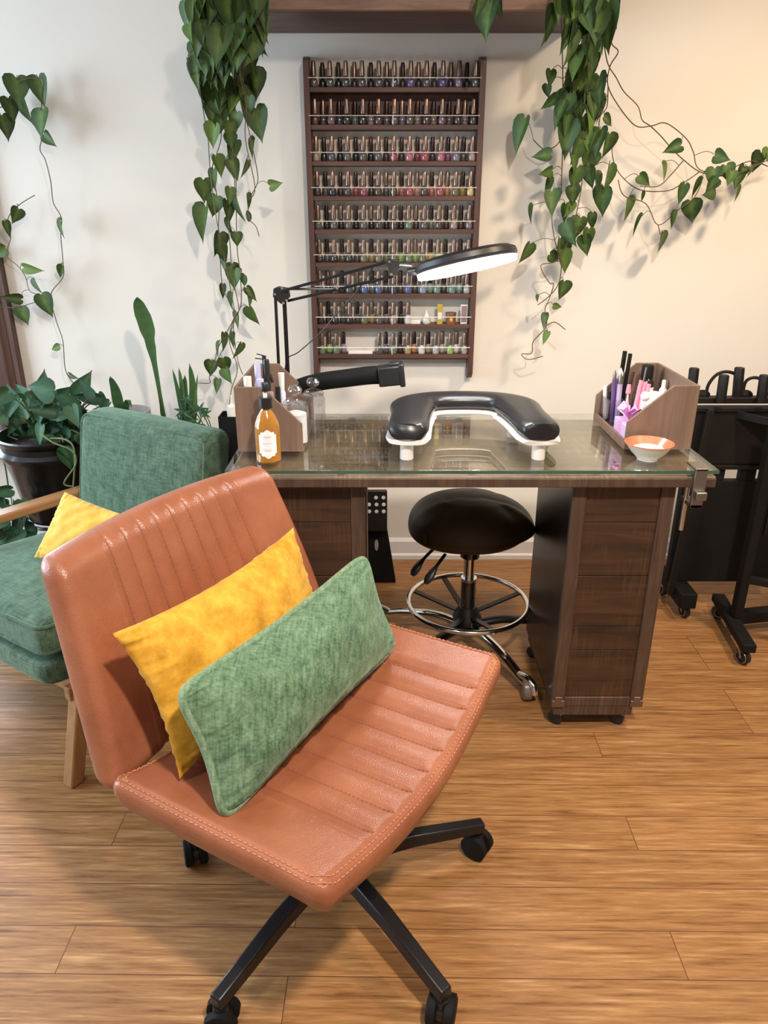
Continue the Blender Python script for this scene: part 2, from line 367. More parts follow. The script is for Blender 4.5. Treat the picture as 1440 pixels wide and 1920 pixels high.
ROWS = [POS,
        ['brown', 'grey', 'mauve', 'slate', 'black', 'green', 'black', 'beige', 'brown', 'mauve', 'grey', 'lilac', 'grey', 'nude', 'brown', 'nude', 'mauve', 'mauve', 'brown', 'nude', 'brown'],
        ['nude', 'black', 'slate', 'black', 'grey', 'black', 'grey', 'black', 'grey', 'brown', 'crimson', 'brown', 'pink', 'crimson', 'red', 'plum', 'pink', 'magenta', 'lilac', 'grey', 'nude'],
        ['black', 'grey', 'black', 'brown', 'plum', 'red', 'crimson', 'brown', 'brown', 'grey', 'brown', 'coral', 'red', 'peach', 'brown', 'coral', 'red', 'orange', 'olive', 'gold', 'yellow'],
        ['grey', 'black', 'grey', 'black', 'grey', 'black', 'grey', 'black', 'brown', 'black', 'brown', 'black', 'green', 'brown', 'grey', 'green', 'brown', 'brown', 'nude', 'brown', 'mauve'],
        ['black', 'grey', 'black', 'olive', 'black', 'grey', 'olive', 'gold', 'olive', 'green', 'olive', 'lime', 'green', 'lime', 'olive', 'yellow', 'lime', 'green', 'olive', 'teal', 'grey'],
        ['navy', 'black', 'slate', 'navy', 'slate', 'slate', 'blue', 'teal', 'blue', 'slate', 'navy', 'grey', 'blue', 'grey', 'sky', 'aqua', 'teal', 'slate', 'teal', 'aqua', 'clear'],
        ['black', 'brown', 'black', 'grey', 'black', 'grey', 'olive', 'gold', 'grey', 'mauve', 'nude', 'black', 'white'],
        ['green', 'lime', 'green', 'lilac', 'grey', 'mauve', 'green', 'brown', 'gold', 'orange', 'white', 'beige', 'clear', 'clear', 'lime', 'white', 'beige']]
capm = {'copper': plain('copper_brown_cap', (.25, .16, .12), .28, .8, var=.25, scale=60), 'dark': plain('dark_brown_cap', (.05, .028, .022), .25, .6, var=.3, scale=60)}
def capmesh(r, h, m):
    b = B(); lathe(b, [(0, 0), (r, 0), (r * 1.02, h * .1), (r * .98, h * .4), (r * .84, h * .85), (r * .72, h * .97), (r * .4, h), (0, h)], 16)
    me = bpy.data.meshes.new('cap'); bmesh.ops.recalc_face_normals(b, faces=b.faces); b.to_mesh(me); b.free(); me.materials.append(m)
    me.polygons.foreach_set('use_smooth', [True] * len(me.polygons)); me.set_sharp_from_angle(angle=R(50)); return me
caps = [capmesh(.0090, .046, capm['copper']), capmesh(.0084, .045, capm['dark'])]
bodies = {}
def body(col):
    if col not in bodies:
        b = B(); lathe(b, [(0, 0), (.0100, 0), (.0122, .002), (.0128, .008), (.0128, .019), (.0112, .025), (.0075, .0295), (.0066, .031), (.0066, .034), (0, .034)], 16)
        me = bpy.data.meshes.new('glass_body'); bmesh.ops.recalc_face_normals(b, faces=b.faces); b.to_mesh(me); b.free()
        me.materials.append(plain('polish_' + col, tuple(min(1, c * .55 + .25 * sum(COL[col]) / 3 + .012) for c in COL[col]), .2, coat=1, var=.1, scale=90))
        me.polygons.foreach_set('use_smooth', [True] * len(me.polygons)); bodies[col] = me
    return bodies[col]
SHN = ['top', 'second', 'third', 'fourth', 'fifth', 'sixth', 'seventh', 'eighth', 'bottom']
X0, X1 = RX0 + .034, RX1 - .034
for r, row in enumerate(ROWS):
    xs = [X0 + (X1 - X0) * k / 20 for k in range(21)]
    if r == 7: xs = xs[:13]
    if r == 8: xs = xs[:4] + xs[8:21]
    for k, (x, col) in enumerate(zip(xs, row)):
        front = (k % 2 == 0)
        y = RY0 + (.019 if front else .047)
        z = shelf_top[r]
        nm = thing('nail_polish_bottle', '%s nail polish bottle, %s from the left on the %s rack shelf' % (col, ORD[k], SHN[r]), 'nail polish', (x + rnd.uniform(-.0015, .0015), y, z), rnd.uniform(0, 6), 'nail polish bottles on the wall rack')
        bo = bpy.data.objects.new('glass_body', body(col)); link(bo, nm)
        cp = bpy.data.objects.new('cap', caps[0 if (front or rnd.random() < .25) else 1]); cp.location = (0, 0, .034); link(cp, nm)
# knick-knacks on the rack
z8 = shelf_top[7]
def rx(px, y=600): return ony(px, y, 2.86).x
b = B(); bx(b, -.0095, .0095, -.009, .009, 0, .073); o = thing('perfume_box', 'tall gold carton with white label on the eighth rack shelf', 'box', (rx(824), 2.855, z8))
obj('carton', b, plain('gold_card', (.50, .36, .06), .4, .3), o, bevel=.0008)
b = B(); bx(b, -.0065, .0065, -.0099, -.0091, .018, .042); obj('label', b, M['paper'], o)
b = B()
for (dx, dz, s) in ((-.002, .036, .0016), (.0025, .036, .0016), (-.003, .030, .0014), (.003, .030, .0014), (0, .033, .002), (-.0015, .025, .0013), (.002, .025, .0013), (0, .040, .0012)):
    bmesh.ops.create_uvsphere(b, u_segments=8, v_segments=6, radius=s, matrix=Matrix.Translation((dx, -.0100, dz)) @ Matrix.Diagonal((1, .15, 1.3, 1)))
obj('print', b, M['print'], o)
o = thing('candle_jar', 'amber candle jar with a gold star label on the eighth rack shelf', 'candle', (rx(845), 2.858, z8))
b = B(); lathe(b, [(0, 0), (.018, 0), (.0195, .003), (.0195, .034), (0, .034)], 28); obj('jar', b, plain('amber_jar', (.24, .10, .04), .25, coat=.7), o)
b = B(); lathe(b, [(0, .034), (.0205, .034), (.0205, .040), (.019, .042), (0, .042)], 28); obj('lid', b, plain('brown_lid', (.12, .05, .03), .4), o)
b = B()
for k in range(8):
    a = k * PI / 4; tube(b, [(0, -.0198, .018), (.008 * math.cos(a), -.0196, .018 + .010 * math.sin(a))], [.0022, .0005], 6)
obj('star_label', b, plain('star_gold', (.85, .50, .08), .4), o)
o = thing('framed_card', 'mauve card in a white frame at the right end of the eighth rack shelf', 'card', (rx(869), 2.856, z8))
b = B(); bx(b, -.0125, .0125, -.004, .004, 0, .070); obj('frame', b, M['white'], o, bevel=.001)
b = B(); bx(b, -.0098, .0098, -.0052, -.0041, .006, .066); obj('card', b, plain('mauve_card', (.24, .16, .17), .6), o)
b = B(); tube(b, [(0, -.0056, .045), (.003, -.0056, .049), (.005, -.0056, .045), (0, -.0056, .037), (-.005, -.0056, .045), (-.003, -.0056, .049)], .0006, 6, closed=True); obj('print', b, plain('card_print', (.5, .38, .4), .6), o)
o = thing('glass_ornament', 'small clear glass pear ornament on the eighth rack shelf', 'ornament', (rx(800), 2.858, z8))
b = B(); lathe(b, [(0, 0), (.012, 0), (.0165, .006), (.0165, .018), (.011, .03), (.006, .04), (.007, .046), (.002, .052), (0, .055)], 22); obj('glass_figure', b, plain('frosted_glass', (.62, .58, .52), .25, coat=1), o)
b = B(); bx(b, -.018, .018, -.008, .008, 0, .014); tag(obj('polish_riser', b, M['white'], None, bevel=.001), 'short white acrylic riser on the eighth rack shelf beside the glass ornament', 'riser').location = (rx(779), 2.86, z8)
b = B(); bx(b, -.046, .046, -.010, .010, 0, .012); tag(obj('polish_riser', b, M['white'], None, bevel=.001), 'long white acrylic riser filling the gap on the bottom rack shelf', 'riser').location = (rx(676, 655), 2.862, shelf_top[8])

# ---------------------------------------------------------------- desk
DX0, DX1, DY0, DY1 = -.388, .819, 1.719, 2.256
GZ = .811
dk = thing('manicure_desk', 'rustic dark wood manicure desk with a glass top and two pedestals', 'desk', (.215, 1.99, 0))
b = B(); bx(b, DX0, DX1, DY0, DY1, .766, .793); obj('desktop', b, M['desk_top'], dk, world=True, bevel=.004)
b = B(); bx(b, DX0 + .002, DX1 - .002, DY0 - .007, DY0 - .0005, .766, .789); obj('front_edge_board', b, M['desk'], dk, world=True, bevel=.002)
b = B(); bx(b, DX0 - .002, DX1 + .002, DY0 - .006, DY1 + .002, .801, GZ)
gl = obj('glass_top', b, M['glass_top'], dk, world=True, bevel=.0015)
b = B(); bx(b, DX0 - .0015, DX1 + .0015, DY0 - .0075, DY0 - .0062, .802, .810); obj('glass_front_edge', b, M['glass_edge'], dk, world=True)
for px in (437, 640, 883, 1113, 1325):
    p = onz(px, 882, .797); b = B(); lathe(b, [(0, .7932), (.012, .7932), (.012, .8008), (0, .8008)], 16, (p.x, DY0 + .02, 0)); obj('glass_bumper', b, M['acrylic'], dk, world=True)
for px in (450, 660, 860, 1040, 1200):
    p = onz(px, 786, .797); b = B(); lathe(b, [(0, .7932), (.012, .7932), (.012, .8008), (0, .8008)], 16, (p.x, DY1 - .02, 0)); obj('glass_bumper', b, M['acrylic'], dk, world=True)
def pedestal(x0, x1, inner):
    yf, yb, z0, z1 = 1.755, 2.17, .085, .766
    b = B(); bx(b, x0 + .003, x1 - .003, yf + .012, yb, z0, z1); pd = obj('pedestal', b, plain('black_lacquer_board', (.013, .010, .009), .34, var=.4, scale=8, spec=.3), dk, world=True, bevel=.003)
    def sp(name, bb, m, **k):
        o = obj(name, bb, m, None, **k); o.parent = pd; o.location = -dk.location; return o
    b = B(); sw = .036
    bx(b, x0, x0 + sw, yf - .006, yf + .012, z0, z1); sp('stile', b, M['desk'], bevel=.003)
    b = B(); bx(b, x1 - sw, x1, yf - .006, yf + .012, z0, z1); sp('stile', b, M['desk'], bevel=.003)
    b = B(); bx(b, x0 + sw, x1 - sw, yf - .004, yf + .012, z1 - .018, z1); bx(b, x0 + sw, x1 - sw, yf - .004, yf + .012, z0, z0 + .03); sp('rail', b, M['desk'], bevel=.002)
    zs = [z0 + .03, .27, .345, .50, .655, z1 - .018]
    for a, c in zip(zs, zs[1:]):
        b = B(); bx(b, x0 + sw, x1 - sw, yf + .001, yf + .012, a + .001, c - .001); sp('front_plank', b, M['desk_panel'], bevel=.0008)
    b = B(); bx(b, x0 + .01, x1 - .025, yf - .002, yb - .01, .052, z0); sp('plinth', b, M['desk'], bevel=.003)
    for cx in (x0 + .005, x1 - .005):
        pass
    for (cx) in (x0 + .018, x1 - .018):
        b = B(); bx(b, cx - .018, cx + .018, yf - .010, yf - .006, z0, z0 + .022); bx(b, cx - .010, cx + .010, yf - .010, yf - .006, z0 + .02, z0 + .034); sp('corner_bracket', b, plain('bronze_bracket', (.16, .10, .07), .4, .5), bevel=.002)
    for cx in (x0 + .025, x1 - .055):
        for cy in (yf + .03, yb - .04):
            b = B(); caster(b, (cx, cy, 0), .022, .016, R(60)); sp('caster', b, M['black']);
            b = B(); tube(b, [(cx, cy, .02), (cx + .008, cy, .052)], .004, 8); box(b, (cx + .012, cy, .037), (.004, .024, .03)); sp('caster_fork', b, M['chrome'])
def caster(b, c, r, w, a):
    c = Vector(c); d = Vector((math.cos(a), math.sin(a), 0))
    tube(b, [c + Vector((0, 0, r)) - d * w / 2, c + Vector((0, 0, r)) - d * w * .35, c + Vector((0, 0, r)) + d * w * .35, c + Vector((0, 0, r)) + d * w / 2], [r * .82, r, r, r * .82], 20)
pedestal(.478, .738, 0); pedestal(-.308, -.048, 1)
b = B(); bx(b, .148, .174, DY1 - .03, DY1 - .01, .60, .766); obj('rear_bracket', b, M['desk'], dk, world=True, bevel=.002)
b = B(); tube(b, [(-.0445, 1.768, .10), (-.0445, 1.768, .765)], .0032, 8); obj('edge_strip', b, M['steel'], dk, world=True)
# metal clamp at the right front edge
cl = thing('table_clamp', 'brushed metal screw clamp gripping the right front edge of the desk', 'clamp', (.772, 1.71, .70))
b = B(); bx(b, .758, .788, DY0 - .018, DY0 - .0085, .715, .819); bx(b, .758, .788, DY0 - .018, DY0 + .045, GZ + .0008, GZ + .006); bx(b, .758, .788, DY0 - .018, DY0 + .045, .715, .725); obj('clamp_frame', b, M['steel'], cl, world=True, bevel=.0015)
b = B(); box(b, (.775, DY0 - .027, .752), (.026, .018, .022)); obj('knob', b, M['steel'], cl, world=True, bevel=.003)
b = B(); tube(b, [(.762, DY0 + .022, .64), (.762, DY0 + .022, .7655)], .0055, 12); tube(b, [(.762, DY0 + .022, .758), (.762, DY0 + .022, .7655)], .011, 14); obj('screw', b, M['chrome'], cl, world=True)

# ---------------------------------------------------------------- organizers
def organizer(name, label, x_out, x_top, x_in, y0, y1, zt=.983, zl=.887):
    t = thing(name, label, 'organizer', ((x_out + x_in) / 2, (y0 + y1) / 2, GZ + .0005)); z0 = GZ + .0005; s = 1 if x_in > x_out else -1
    for (ya, yb) in ((y0, y0 + .008), (y1 - .008, y1)):
        b = B(); prism(b, [(x_out, z0), (x_in, z0), (x_in, zl), (x_top, zt), (x_out, zt)], ya, yb, 'y'); obj('side_panel', b, M['box'], t, world=True, bevel=.0012)
    xa, xb = sorted((x_out, x_out + s * .008)); b = B(); bx(b, xa, xb, y0 + .008, y1 - .008, z0, zt); obj('back_panel', b, M['box'], t, world=True, bevel=.001)
    xa, xb = sorted((x_out + s * .008, x_in)); b = B(); bx(b, xa, xb, y0 + .008, y1 - .008, z0, z0 + .006); obj('bottom_panel', b, M['box'], t, world=True)
    if s > 0:
        b = B(); bx(b, x_out + .0085, x_out + .112, y0 + .0085, y1 - .0085, z0 + .0065, z0 + .062); obj('inner_step', b, M['box'], t, world=True)
    if s < 0:
        xa, xb = sorted((x_in, x_in + .007)); b = B(); bx(b, x_in, x_in + .007, y0 + .008, y1 - .008, z0 + .006, z0 + .022); obj('front_lip', b, M['box'], t, world=True, bevel=.001)
    return t
organizer('desk_organizer', 'brown wooden organizer on the left of the desk behind the amber bottle', -.383, -.310, -.212, 1.86, 2.18)
organizer('desk_organizer', 'brown wooden organizer on the right of the desk full of pens and brushes', .812, .745, .636, 1.878, 2.19)
OZ = GZ + .007
def lt(name, parts, label, cat, loc, rot=0, tilt=None, group=None):
    t = thing(name, label, cat, loc, rot, group)
    if tilt: t.rotation_euler = (tilt[0], tilt[1], rot)
    for (pn, prof, m) in parts:
        b = B(); lathe(b, prof, 24); obj(pn, b, m, t)
    return t
# --- left organizer contents
amber = plain('amber_glass', (.36, .15, .015), .08, coat=1, var=.15, scale=20)
t = lt('amber_pump_bottle', [('bottle', [(0, 0), (.028, 0), (.0315, .004), (.0315, .085), (.030, .098), (.023, .116), (.014, .130), (.012, .134), (.012, .140), (0, .140)], amber),
    ('cap', [(.0, .137), (.0165, .137), (.0165, .163), (0, .163)], M['black']),
    ('pump_neck', [(0, .163), (.005, .163), (.005, .178), (0, .178)], M['white']), ('pump_head', [(0, .178), (.0095, .178), (.010, .181), (.010, .196), (.008, .199), (0, .199)], M['black'])],
    'amber glass pump bottle with an ornate white label at the desk front', 'bottle', (-.292, 1.79, GZ + .0004), R(8))
# curved label with scalloped outline
b = B(); hw, z0, z1 = .72, .020, .082; cols = 22; prev = None
def lab(u): # height profile
    a = abs(u)
    return z1 + (.006 * math.cos(u * 4.0) if a < .4 else 0) - (.007 if a > .78 else 0), z0 - (.006 * math.cos(u * 4.0) if a < .4 else 0) + (.007 if a > .78 else 0)
for i in range(cols + 1):
    u = -1 + 2 * i / cols; a = -PI / 2 + u * hw; top, bot = lab(u)
    cur = [b.verts.new((.0319 * math.cos(a), .0319 * math.sin(a), z)) for z in (bot, top)]
    if prev: b.faces.new((prev[0], cur[0], cur[1], prev[1]))
    prev = cur
obj('label', b, M['paper'], t)
b = B()
for (zz, w) in ((.070, .35), (.067, .22), (.052, .40), (.036, .36), (.033, .25)):
    for i in range(10):
        a0 = -PI / 2 - w + 2 * w * i / 10; a1 = a0 + 2 * w / 10 * .7
        v = [b.verts.new((.0321 * math.cos(a), .0321 * math.sin(a), z)) for a, z in ((a0, zz), (a1, zz), (a1, zz + .0016), (a0, zz + .0016))]; b.faces.new(v)
obj('label_print', b, M['print'], t)
def jar(loc, label, s=1.0, fill=None):
    t = thing('apothecary_jar', label, 'jar', loc)
    b = B(); lathe(b, [(0, 0), (.033 * s, 0), (.035 * s, .003), (.035 * s, .10 * s), (.030 * s, .112 * s), (.028 * s, .112 * s), (.032 * s, .098 * s), (.032 * s, .006), (0, .006)], 28); obj('jar_body', b, M['clear'], t)
    b = B(); lathe(b, [(0, .1125 * s), (.031 * s, .1125 * s), (.033 * s, .116 * s), (.022 * s, .126 * s), (.008 * s, .130 * s), (.007 * s, .134 * s), (.018 * s, .142 * s), (.020 * s, .150 * s), (.014 * s, .160 * s), (0, .163 * s)], 28); obj('lid', b, M['clear'], t)
    if fill:
        b = B(); lathe(b, [(0, .0065), (.029 * s, .0065), (.029 * s, fill[1] * s), (.014 * s, (fill[1] + .006) * s), (0, (fill[1] + .003) * s)], 20); obj('filling', b, fill[0], t)
    return t
jar((-.234, 1.915, OZ), 'clear apothecary jar of white cotton pads in the left organizer', .98, (plain('cotton', (.85, .84, .84), .9), .085))
jar((-.2, 2.06, GZ + .0005), 'clear glass jar standing behind the cotton pad jar on the left', .95)
OT = GZ + .0005 + .0625
lt('dropper_bottle', [('bottle', [(0, 0), (.011, 0), (.012, .003), (.012, .05), (.009, .055), (0, .055)], plain('white_bottle', (.8, .78, .76), .4)), ('cap', [(0, .055), (.0095, .055), (.0105, .128), (0, .128)], M['white'])],
   'white bottle with a tall square cap at the front left of the left organizer', 'bottle', (-.353, 1.90, OT))
lt('lavender_bottle', [('bottle', [(0, 0), (.012, 0), (.013, .004), (.013, .06), (.010, .07), (0, .07)], plain('lavender', (.52, .52, .78), .4)), ('cap', [(0, .07), (.0095, .07), (.0095, .112), (0, .112)], plain('lavender_cap', (.58, .58, .86), .4))],
   'short lavender capped bottle in the left organizer', 'bottle', (-.328, 1.945, OT))
lt('lavender_bottle', [('bottle', [(0, 0), (.012, 0), (.013, .004), (.013, .08), (.010, .09), (0, .09)], plain('lavender', (.52, .52, .78), .4)), ('cap', [(0, .09), (.0095, .09), (.0095, .138), (0, .138)], plain('lavender_cap', (.58, .58, .86), .4))],
   'tall lavender capped bottle sticking out of the left organizer', 'bottle', (-.345, 2.02, OT))
lt('black_tube', [('tube', [(0, 0), (.0085, 0), (.0085, .145), (.007, .15), (0, .15)], M['black'])], 'slim black tube beside the tall lavender bottle', 'tube', (-.321, 2.02, OT))
t = thing('hair_clip', 'black clip with splayed prongs at the top of the left organizer', 'clip', (-.335, 2.075, OT)); b = B()
tube(b, [(0, 0, 0), (0, 0, .15)], .006, 8); tube(b, [(0, 0, .15), (-.02, 0, .155)], .0015, 6); tube(b, [(0, 0, .14), (-.025, 0, .143)], .0015, 6); tube(b, [(0, 0, .11), (.015, 0, .095), (.02, 0, .075)], .004, 8); obj('clip_body', b, M['black'], t)
lt('nail_polish_bottle', [('glass_body', [(0, 0), (.011, 0), (.0125, .003), (.0125, .036), (.006, .044), (0, .044)], plain('black_gel', (.012, .012, .014), .15, coat=1)), ('cap', [(0, .044), (.0078, .044), (.007, .086), (0, .088)], M['black']), ('label_band', [(.0126, .016), (.0128, .016), (.0128, .019), (.0126, .019)], M['print'])],
   'black gel polish bottle with a pale band in the left organizer', 'nail polish', (-.286, 1.968, OT))
lt('nail_polish_bottle', [('glass_body', [(0, 0), (.009, 0), (.010, .003), (.010, .055), (.006, .065), (0, .065)], plain('milky', (.62, .66, .78), .25, coat=.5)), ('cap', [(0, .065), (.007, .065), (.009, .110), (0, .111)], M['white'])],
   'milky white polish bottle with a flared white cap in the left organizer', 'nail polish', (-.284, 2.035, OT))
lt('glitter_bottle', [('bottle', [(0, 0), (.010, 0), (.011, .003), (.011, .045), (.008, .050), (0, .050)], plain('rose_gold', (.6, .3, .25), .3, .4, var=.5, scale=200)), ('cap', [(0, .050), (.009, .050), (.009, .082), (0, .082)], plain('smoke_cap', (.35, .24, .24), .3))],
   'rose gold glitter bottle in the left organizer', 'bottle', (-.300, 1.925, OT))
# --- black bin left of desk, standing on the bench
# --- right organizer contents
def rod(name, p0, p1, r, m, label, cat, seg=10, tip=None, group=None):
    p0 = Vector(p0); p1 = Vector(p1); t = thing(name, label, cat, p0, 0, group)
    b = B(); tube(b, [(0, 0, 0), p1 - p0], r, seg); obj('shaft', b, m, t)
    if tip:
        d = (p1 - p0).normalized(); b = B(); tube(b, [p1 - p0, p1 - p0 + d * tip[0] * .5, p1 - p0 + d * tip[0]], [r * .8, r * .8 if not tip[2] else r, .0006], seg); obj('tip', b, tip[1], t)
    return t
pur = plain('purple_tube', (.17, .09, .26), .25, .3, coat=.5); lpur = plain('light_purple_tube', (.42, .34, .55), .3); pinkm = plain('pink_plastic', (.75, .28, .38), .4); mag = plain('orchid_paper', (.72, .30, .62), .45)
# acrylic pen holder
t = thing('acrylic_holder', 'clear ribbed acrylic pen holder at the far end of the right organizer', 'holder', (.672, 2.13, OZ))
b = B()
for (x0, x1, y0, y1) in ((-.024, -.022, -.04, .04), (.022, .024, -.04, .04), (-.024, .024, -.04, -.038), (-.024, .024, .038, .04)): bx(b, x0, x1, y0, y1, 0, .075)
bx(b, -.024, .024, -.04, .04, 0, .002)
for k in range(5): bx(b, -.0265, -.024, -.032 + k * .015, -.028 + k * .015, 0, .075)
obj('holder_body', b, M['acrylic'], t)
hz = OZ + .003
gp = 'pens and brushes in the right organizer'
rod('nail_brush', (.660, 2.155, hz), (.652, 2.160, hz + .10), .006, M['white'], 'white capped pen, leftmost in the acrylic holder', 'pen', group=gp)
rod('nail_brush', (.668, 2.14, hz), (.662, 2.145, hz + .085), .005, M['black'], 'short black pen beside the white capped pen', 'pen', group=gp)
rod('nail_brush', (.672, 2.125, hz), (.668, 2.130, hz + .125), .0065, pur, 'dark purple brush with a fine needle tip in the acrylic holder', 'brush', tip=(.03, M['steel'], 0), group=gp)
rod('nail_brush', (.682, 2.11, hz), (.680, 2.112, hz + .115), .0075, lpur, 'light lilac brush with a fine metal tip in the acrylic holder', 'brush', tip=(.035, M['steel'], 0), group=gp)
rod('nail_brush', (.688, 2.135, hz), (.686, 2.137, hz + .125), .0085, plain('grey_lilac', (.34, .30, .36), .35), 'grey marker with a white pointed tip in the acrylic holder', 'marker', tip=(.032, M['white'], 1), group=gp)
def flat(name, p0, p1, w, th, m, label, cat, group=None):
    p0 = Vector(p0); p1 = Vector(p1); t = thing(name, label, cat, p0, 0, group); b = B(); d = (p1 - p0); q = d.to_track_quat('Z', 'Y').to_matrix()
    box(b, d / 2, (w, th, d.length), q); obj('board', b, m, t, bevel=.0008); return t
flat('nail_file', (.692, 2.165, hz), (.700, 2.165, hz + .200), .012, .010, M['matte_black'], 'tall black nail file, left one of the pair in the right organizer', 'nail file', 'black nail files')
flat('nail_file', (.703, 2.152, hz), (.712, 2.152, hz + .195), .011, .009, M['matte_black'], 'tall black nail file, right one of the pair in the right organizer', 'nail file', 'black nail files')
rod('nail_brush', (.703, 2.12, hz), (.716, 2.12, hz + .15), .005, plain('dark_maroon', (.06, .02, .03), .4), 'maroon cuticle pusher leaning beside the black nail files', 'tool', group=gp)
t = lt('slim_bottle', [('bottle', [(0, 0), (.005, 0), (.0055, .07), (.003, .085), (.003, .10), (0, .10)], plain('pale_pink_glass', (.75, .55, .6), .2, coat=.5)), ('cap', [(0, .10), (.007, .10), (.007, .108), (.005, .125), (0, .126)], pinkm)],
       'slim pink capped dropper standing among the brushes', 'bottle', (.694, 2.075, OZ))
for k, (dx, dy, lab_) in enumerate(((0, 0, 'pink nail file, leftmost of the three in the right organizer'), (.010, -.004, 'pink nail file, middle of the three in the right organizer'), (.019, -.010, 'pink nail file, rightmost of the three in the right organizer'))):
    flat('pink_nail_file', (.706 + dx, 2.055 + dy, OZ), (.722 + dx, 2.06 + dy, OZ + .140 - .004 * k), .0095, .008, pinkm, lab_, 'nail file', 'pink nail files')
rod('nail_brush', (.715, 2.10, OZ), (.728, 2.10, OZ + .165), .003, M['acrylic'], 'clear handled brush, left one behind the pink files', 'brush', group=gp)
rod('nail_brush', (.728, 2.09, OZ), (.742, 2.09, OZ + .17), .003, M['steel'], 'silver handled brush in front of the dark bottle', 'brush', group=gp)
t = lt('dark_bottle', [('bottle', [(0, 0), (.021, 0), (.022, .003), (.022, .12), (.018, .13), (.014, .134), (0, .134)], plain('dark_brown_glass', (.02, .014, .01), .15, coat=1)), ('cap', [(0, .134), (.0165, .134), (.0165, .168), (.0155, .171), (0, .171)], M['matte_black']), ('label', [(.0222, .05), (.0226, .05), (.0226, .11), (.0222, .11)], M['paper'])],
       'dark bottle with a white label at the back of the right organizer', 'bottle', (.757, 2.12, OZ))
lt('dropper_bottle', [('bottle', [(0, 0), (.014, 0), (.015, .003), (.015, .085), (.008, .095), (0, .095)], plain('olive_glass', (.14, .11, .05), .12, coat=1)), ('cap', [(0, .095), (.010, .095), (.0105, .112), (.006, .118), (.0055, .138), (0, .14)], M['white'])],
   'glass dropper bottle with a white dropper in the right organizer', 'bottle', (.790, 2.07, OZ))
lt('gauze_roll', [('roll', [(0, 0), (.030, 0), (.032, .004), (.032, .105), (.028, .11), (.010, .11), (0, .105)], plain('gauze', (.82, .78, .74), .9, bmp=.5))], 'white ribbed gauze roll in the middle of the right organizer', 'roll', (.752, 2.035, OZ))
jar((.772, 1.96, OZ), 'clear jar of lilac items inside the right organizer', .80, (plain('lilac_fill', (.55, .45, .65), .6), .05))
t = jar((.712, 1.985, OZ), 'clear jar with a round white ball lid behind the orchid bow', .62, (plain('pale_fill', (.75, .62, .72), .6), .07))
b = B(); bmesh.ops.create_uvsphere(b, u_segments=20, v_segments=14, radius=.013, matrix=Matrix.Translation((0, 0, .112))); obj('ball_knob', b, M['white'], t)
lt('yellow_sponge', [('sponge', [(0, 0), (.022, 0), (.024, .004), (.024, .145), (.020, .149), (0, .149)], plain('yellow_sponge', (.75, .55, .18), .9))], 'round yellow lid at the near end of the right organizer', 'lid', (.782, 1.912, OZ))
t = thing('gift_box', 'small lilac box with a folded orchid pink bow in the right organizer', 'box', (.669, 1.965, OZ))
b = B(); bx(b, -.024, .020, -.050, .050, 0, .050); obj('carton', b, plain('lilac_card', (.55, .46, .68), .5), t, bevel=.002)
b = B(); bx(b, -.0255, .0215, -.016, .012, 0, .0515); obj('ribbon', b, mag, t, bevel=.001)
b = B()
for (a, l) in ((-150, .045), (-60, .05), (20, .04), (110, .042), (-100, .04)):
    d = Vector((math.cos(R(a)) * .4, math.sin(R(a)), 0)) * l; q = Vector((-d.y, d.x, 0)) * .5
    v = [b.verts.new(x) for x in (Vector((0, 0, .052)), Vector((d.x + q.x, d.y + q.y, .075)), Vector((d.x * 1.1, d.y * 1.1, .095)), Vector((d.x - q.x, d.y - q.y, .080)), Vector((0, 0, .075)))]
    b.faces.new((v[0], v[1], v[2])); b.faces.new((v[0], v[2], v[3])); b.faces.new((v[4], v[1], v[2])); b.faces.new((v[4], v[2], v[3]))
obj('bow', b, mag, t, smooth=False)

# --- bowl
t = thing('small_bowl', 'white bowl with a coral rim full of white powder at the desk right', 'bowl', (.672, 1.80, GZ + .0005))
b = B(); lathe(b, [(0, 0), (.026, 0), (.027, .005), (.045, .022), (.060, .044), (.0585, .0445), (.043, .0245), (.024, .009), (0, .008)], 40); obj('bowl_body', b, plain('white_glaze', (.80, .80, .74), .2, coat=.6, var=.03), t)
b = B(); lathe(b, [(.0425, .0255), (.0578, .0437), (.0590, .0452), (.0605, .0448), (.0603, .0425), (.0575, .0425), (.0440, .0250)], 40); obj('coral_rim', b, plain('coral_glaze', (.72, .18, .09), .25, coat=.6), t)
b = B(); lathe(b, [(0, .0345), (.015, .035), (.028, .033), (.041, .0275), (.0420, .025), (0, .022)], 36); obj('powder', b, plain('white_powder', (.92, .88, .84), .9, var=.06, scale=80, bmp=.5), t)

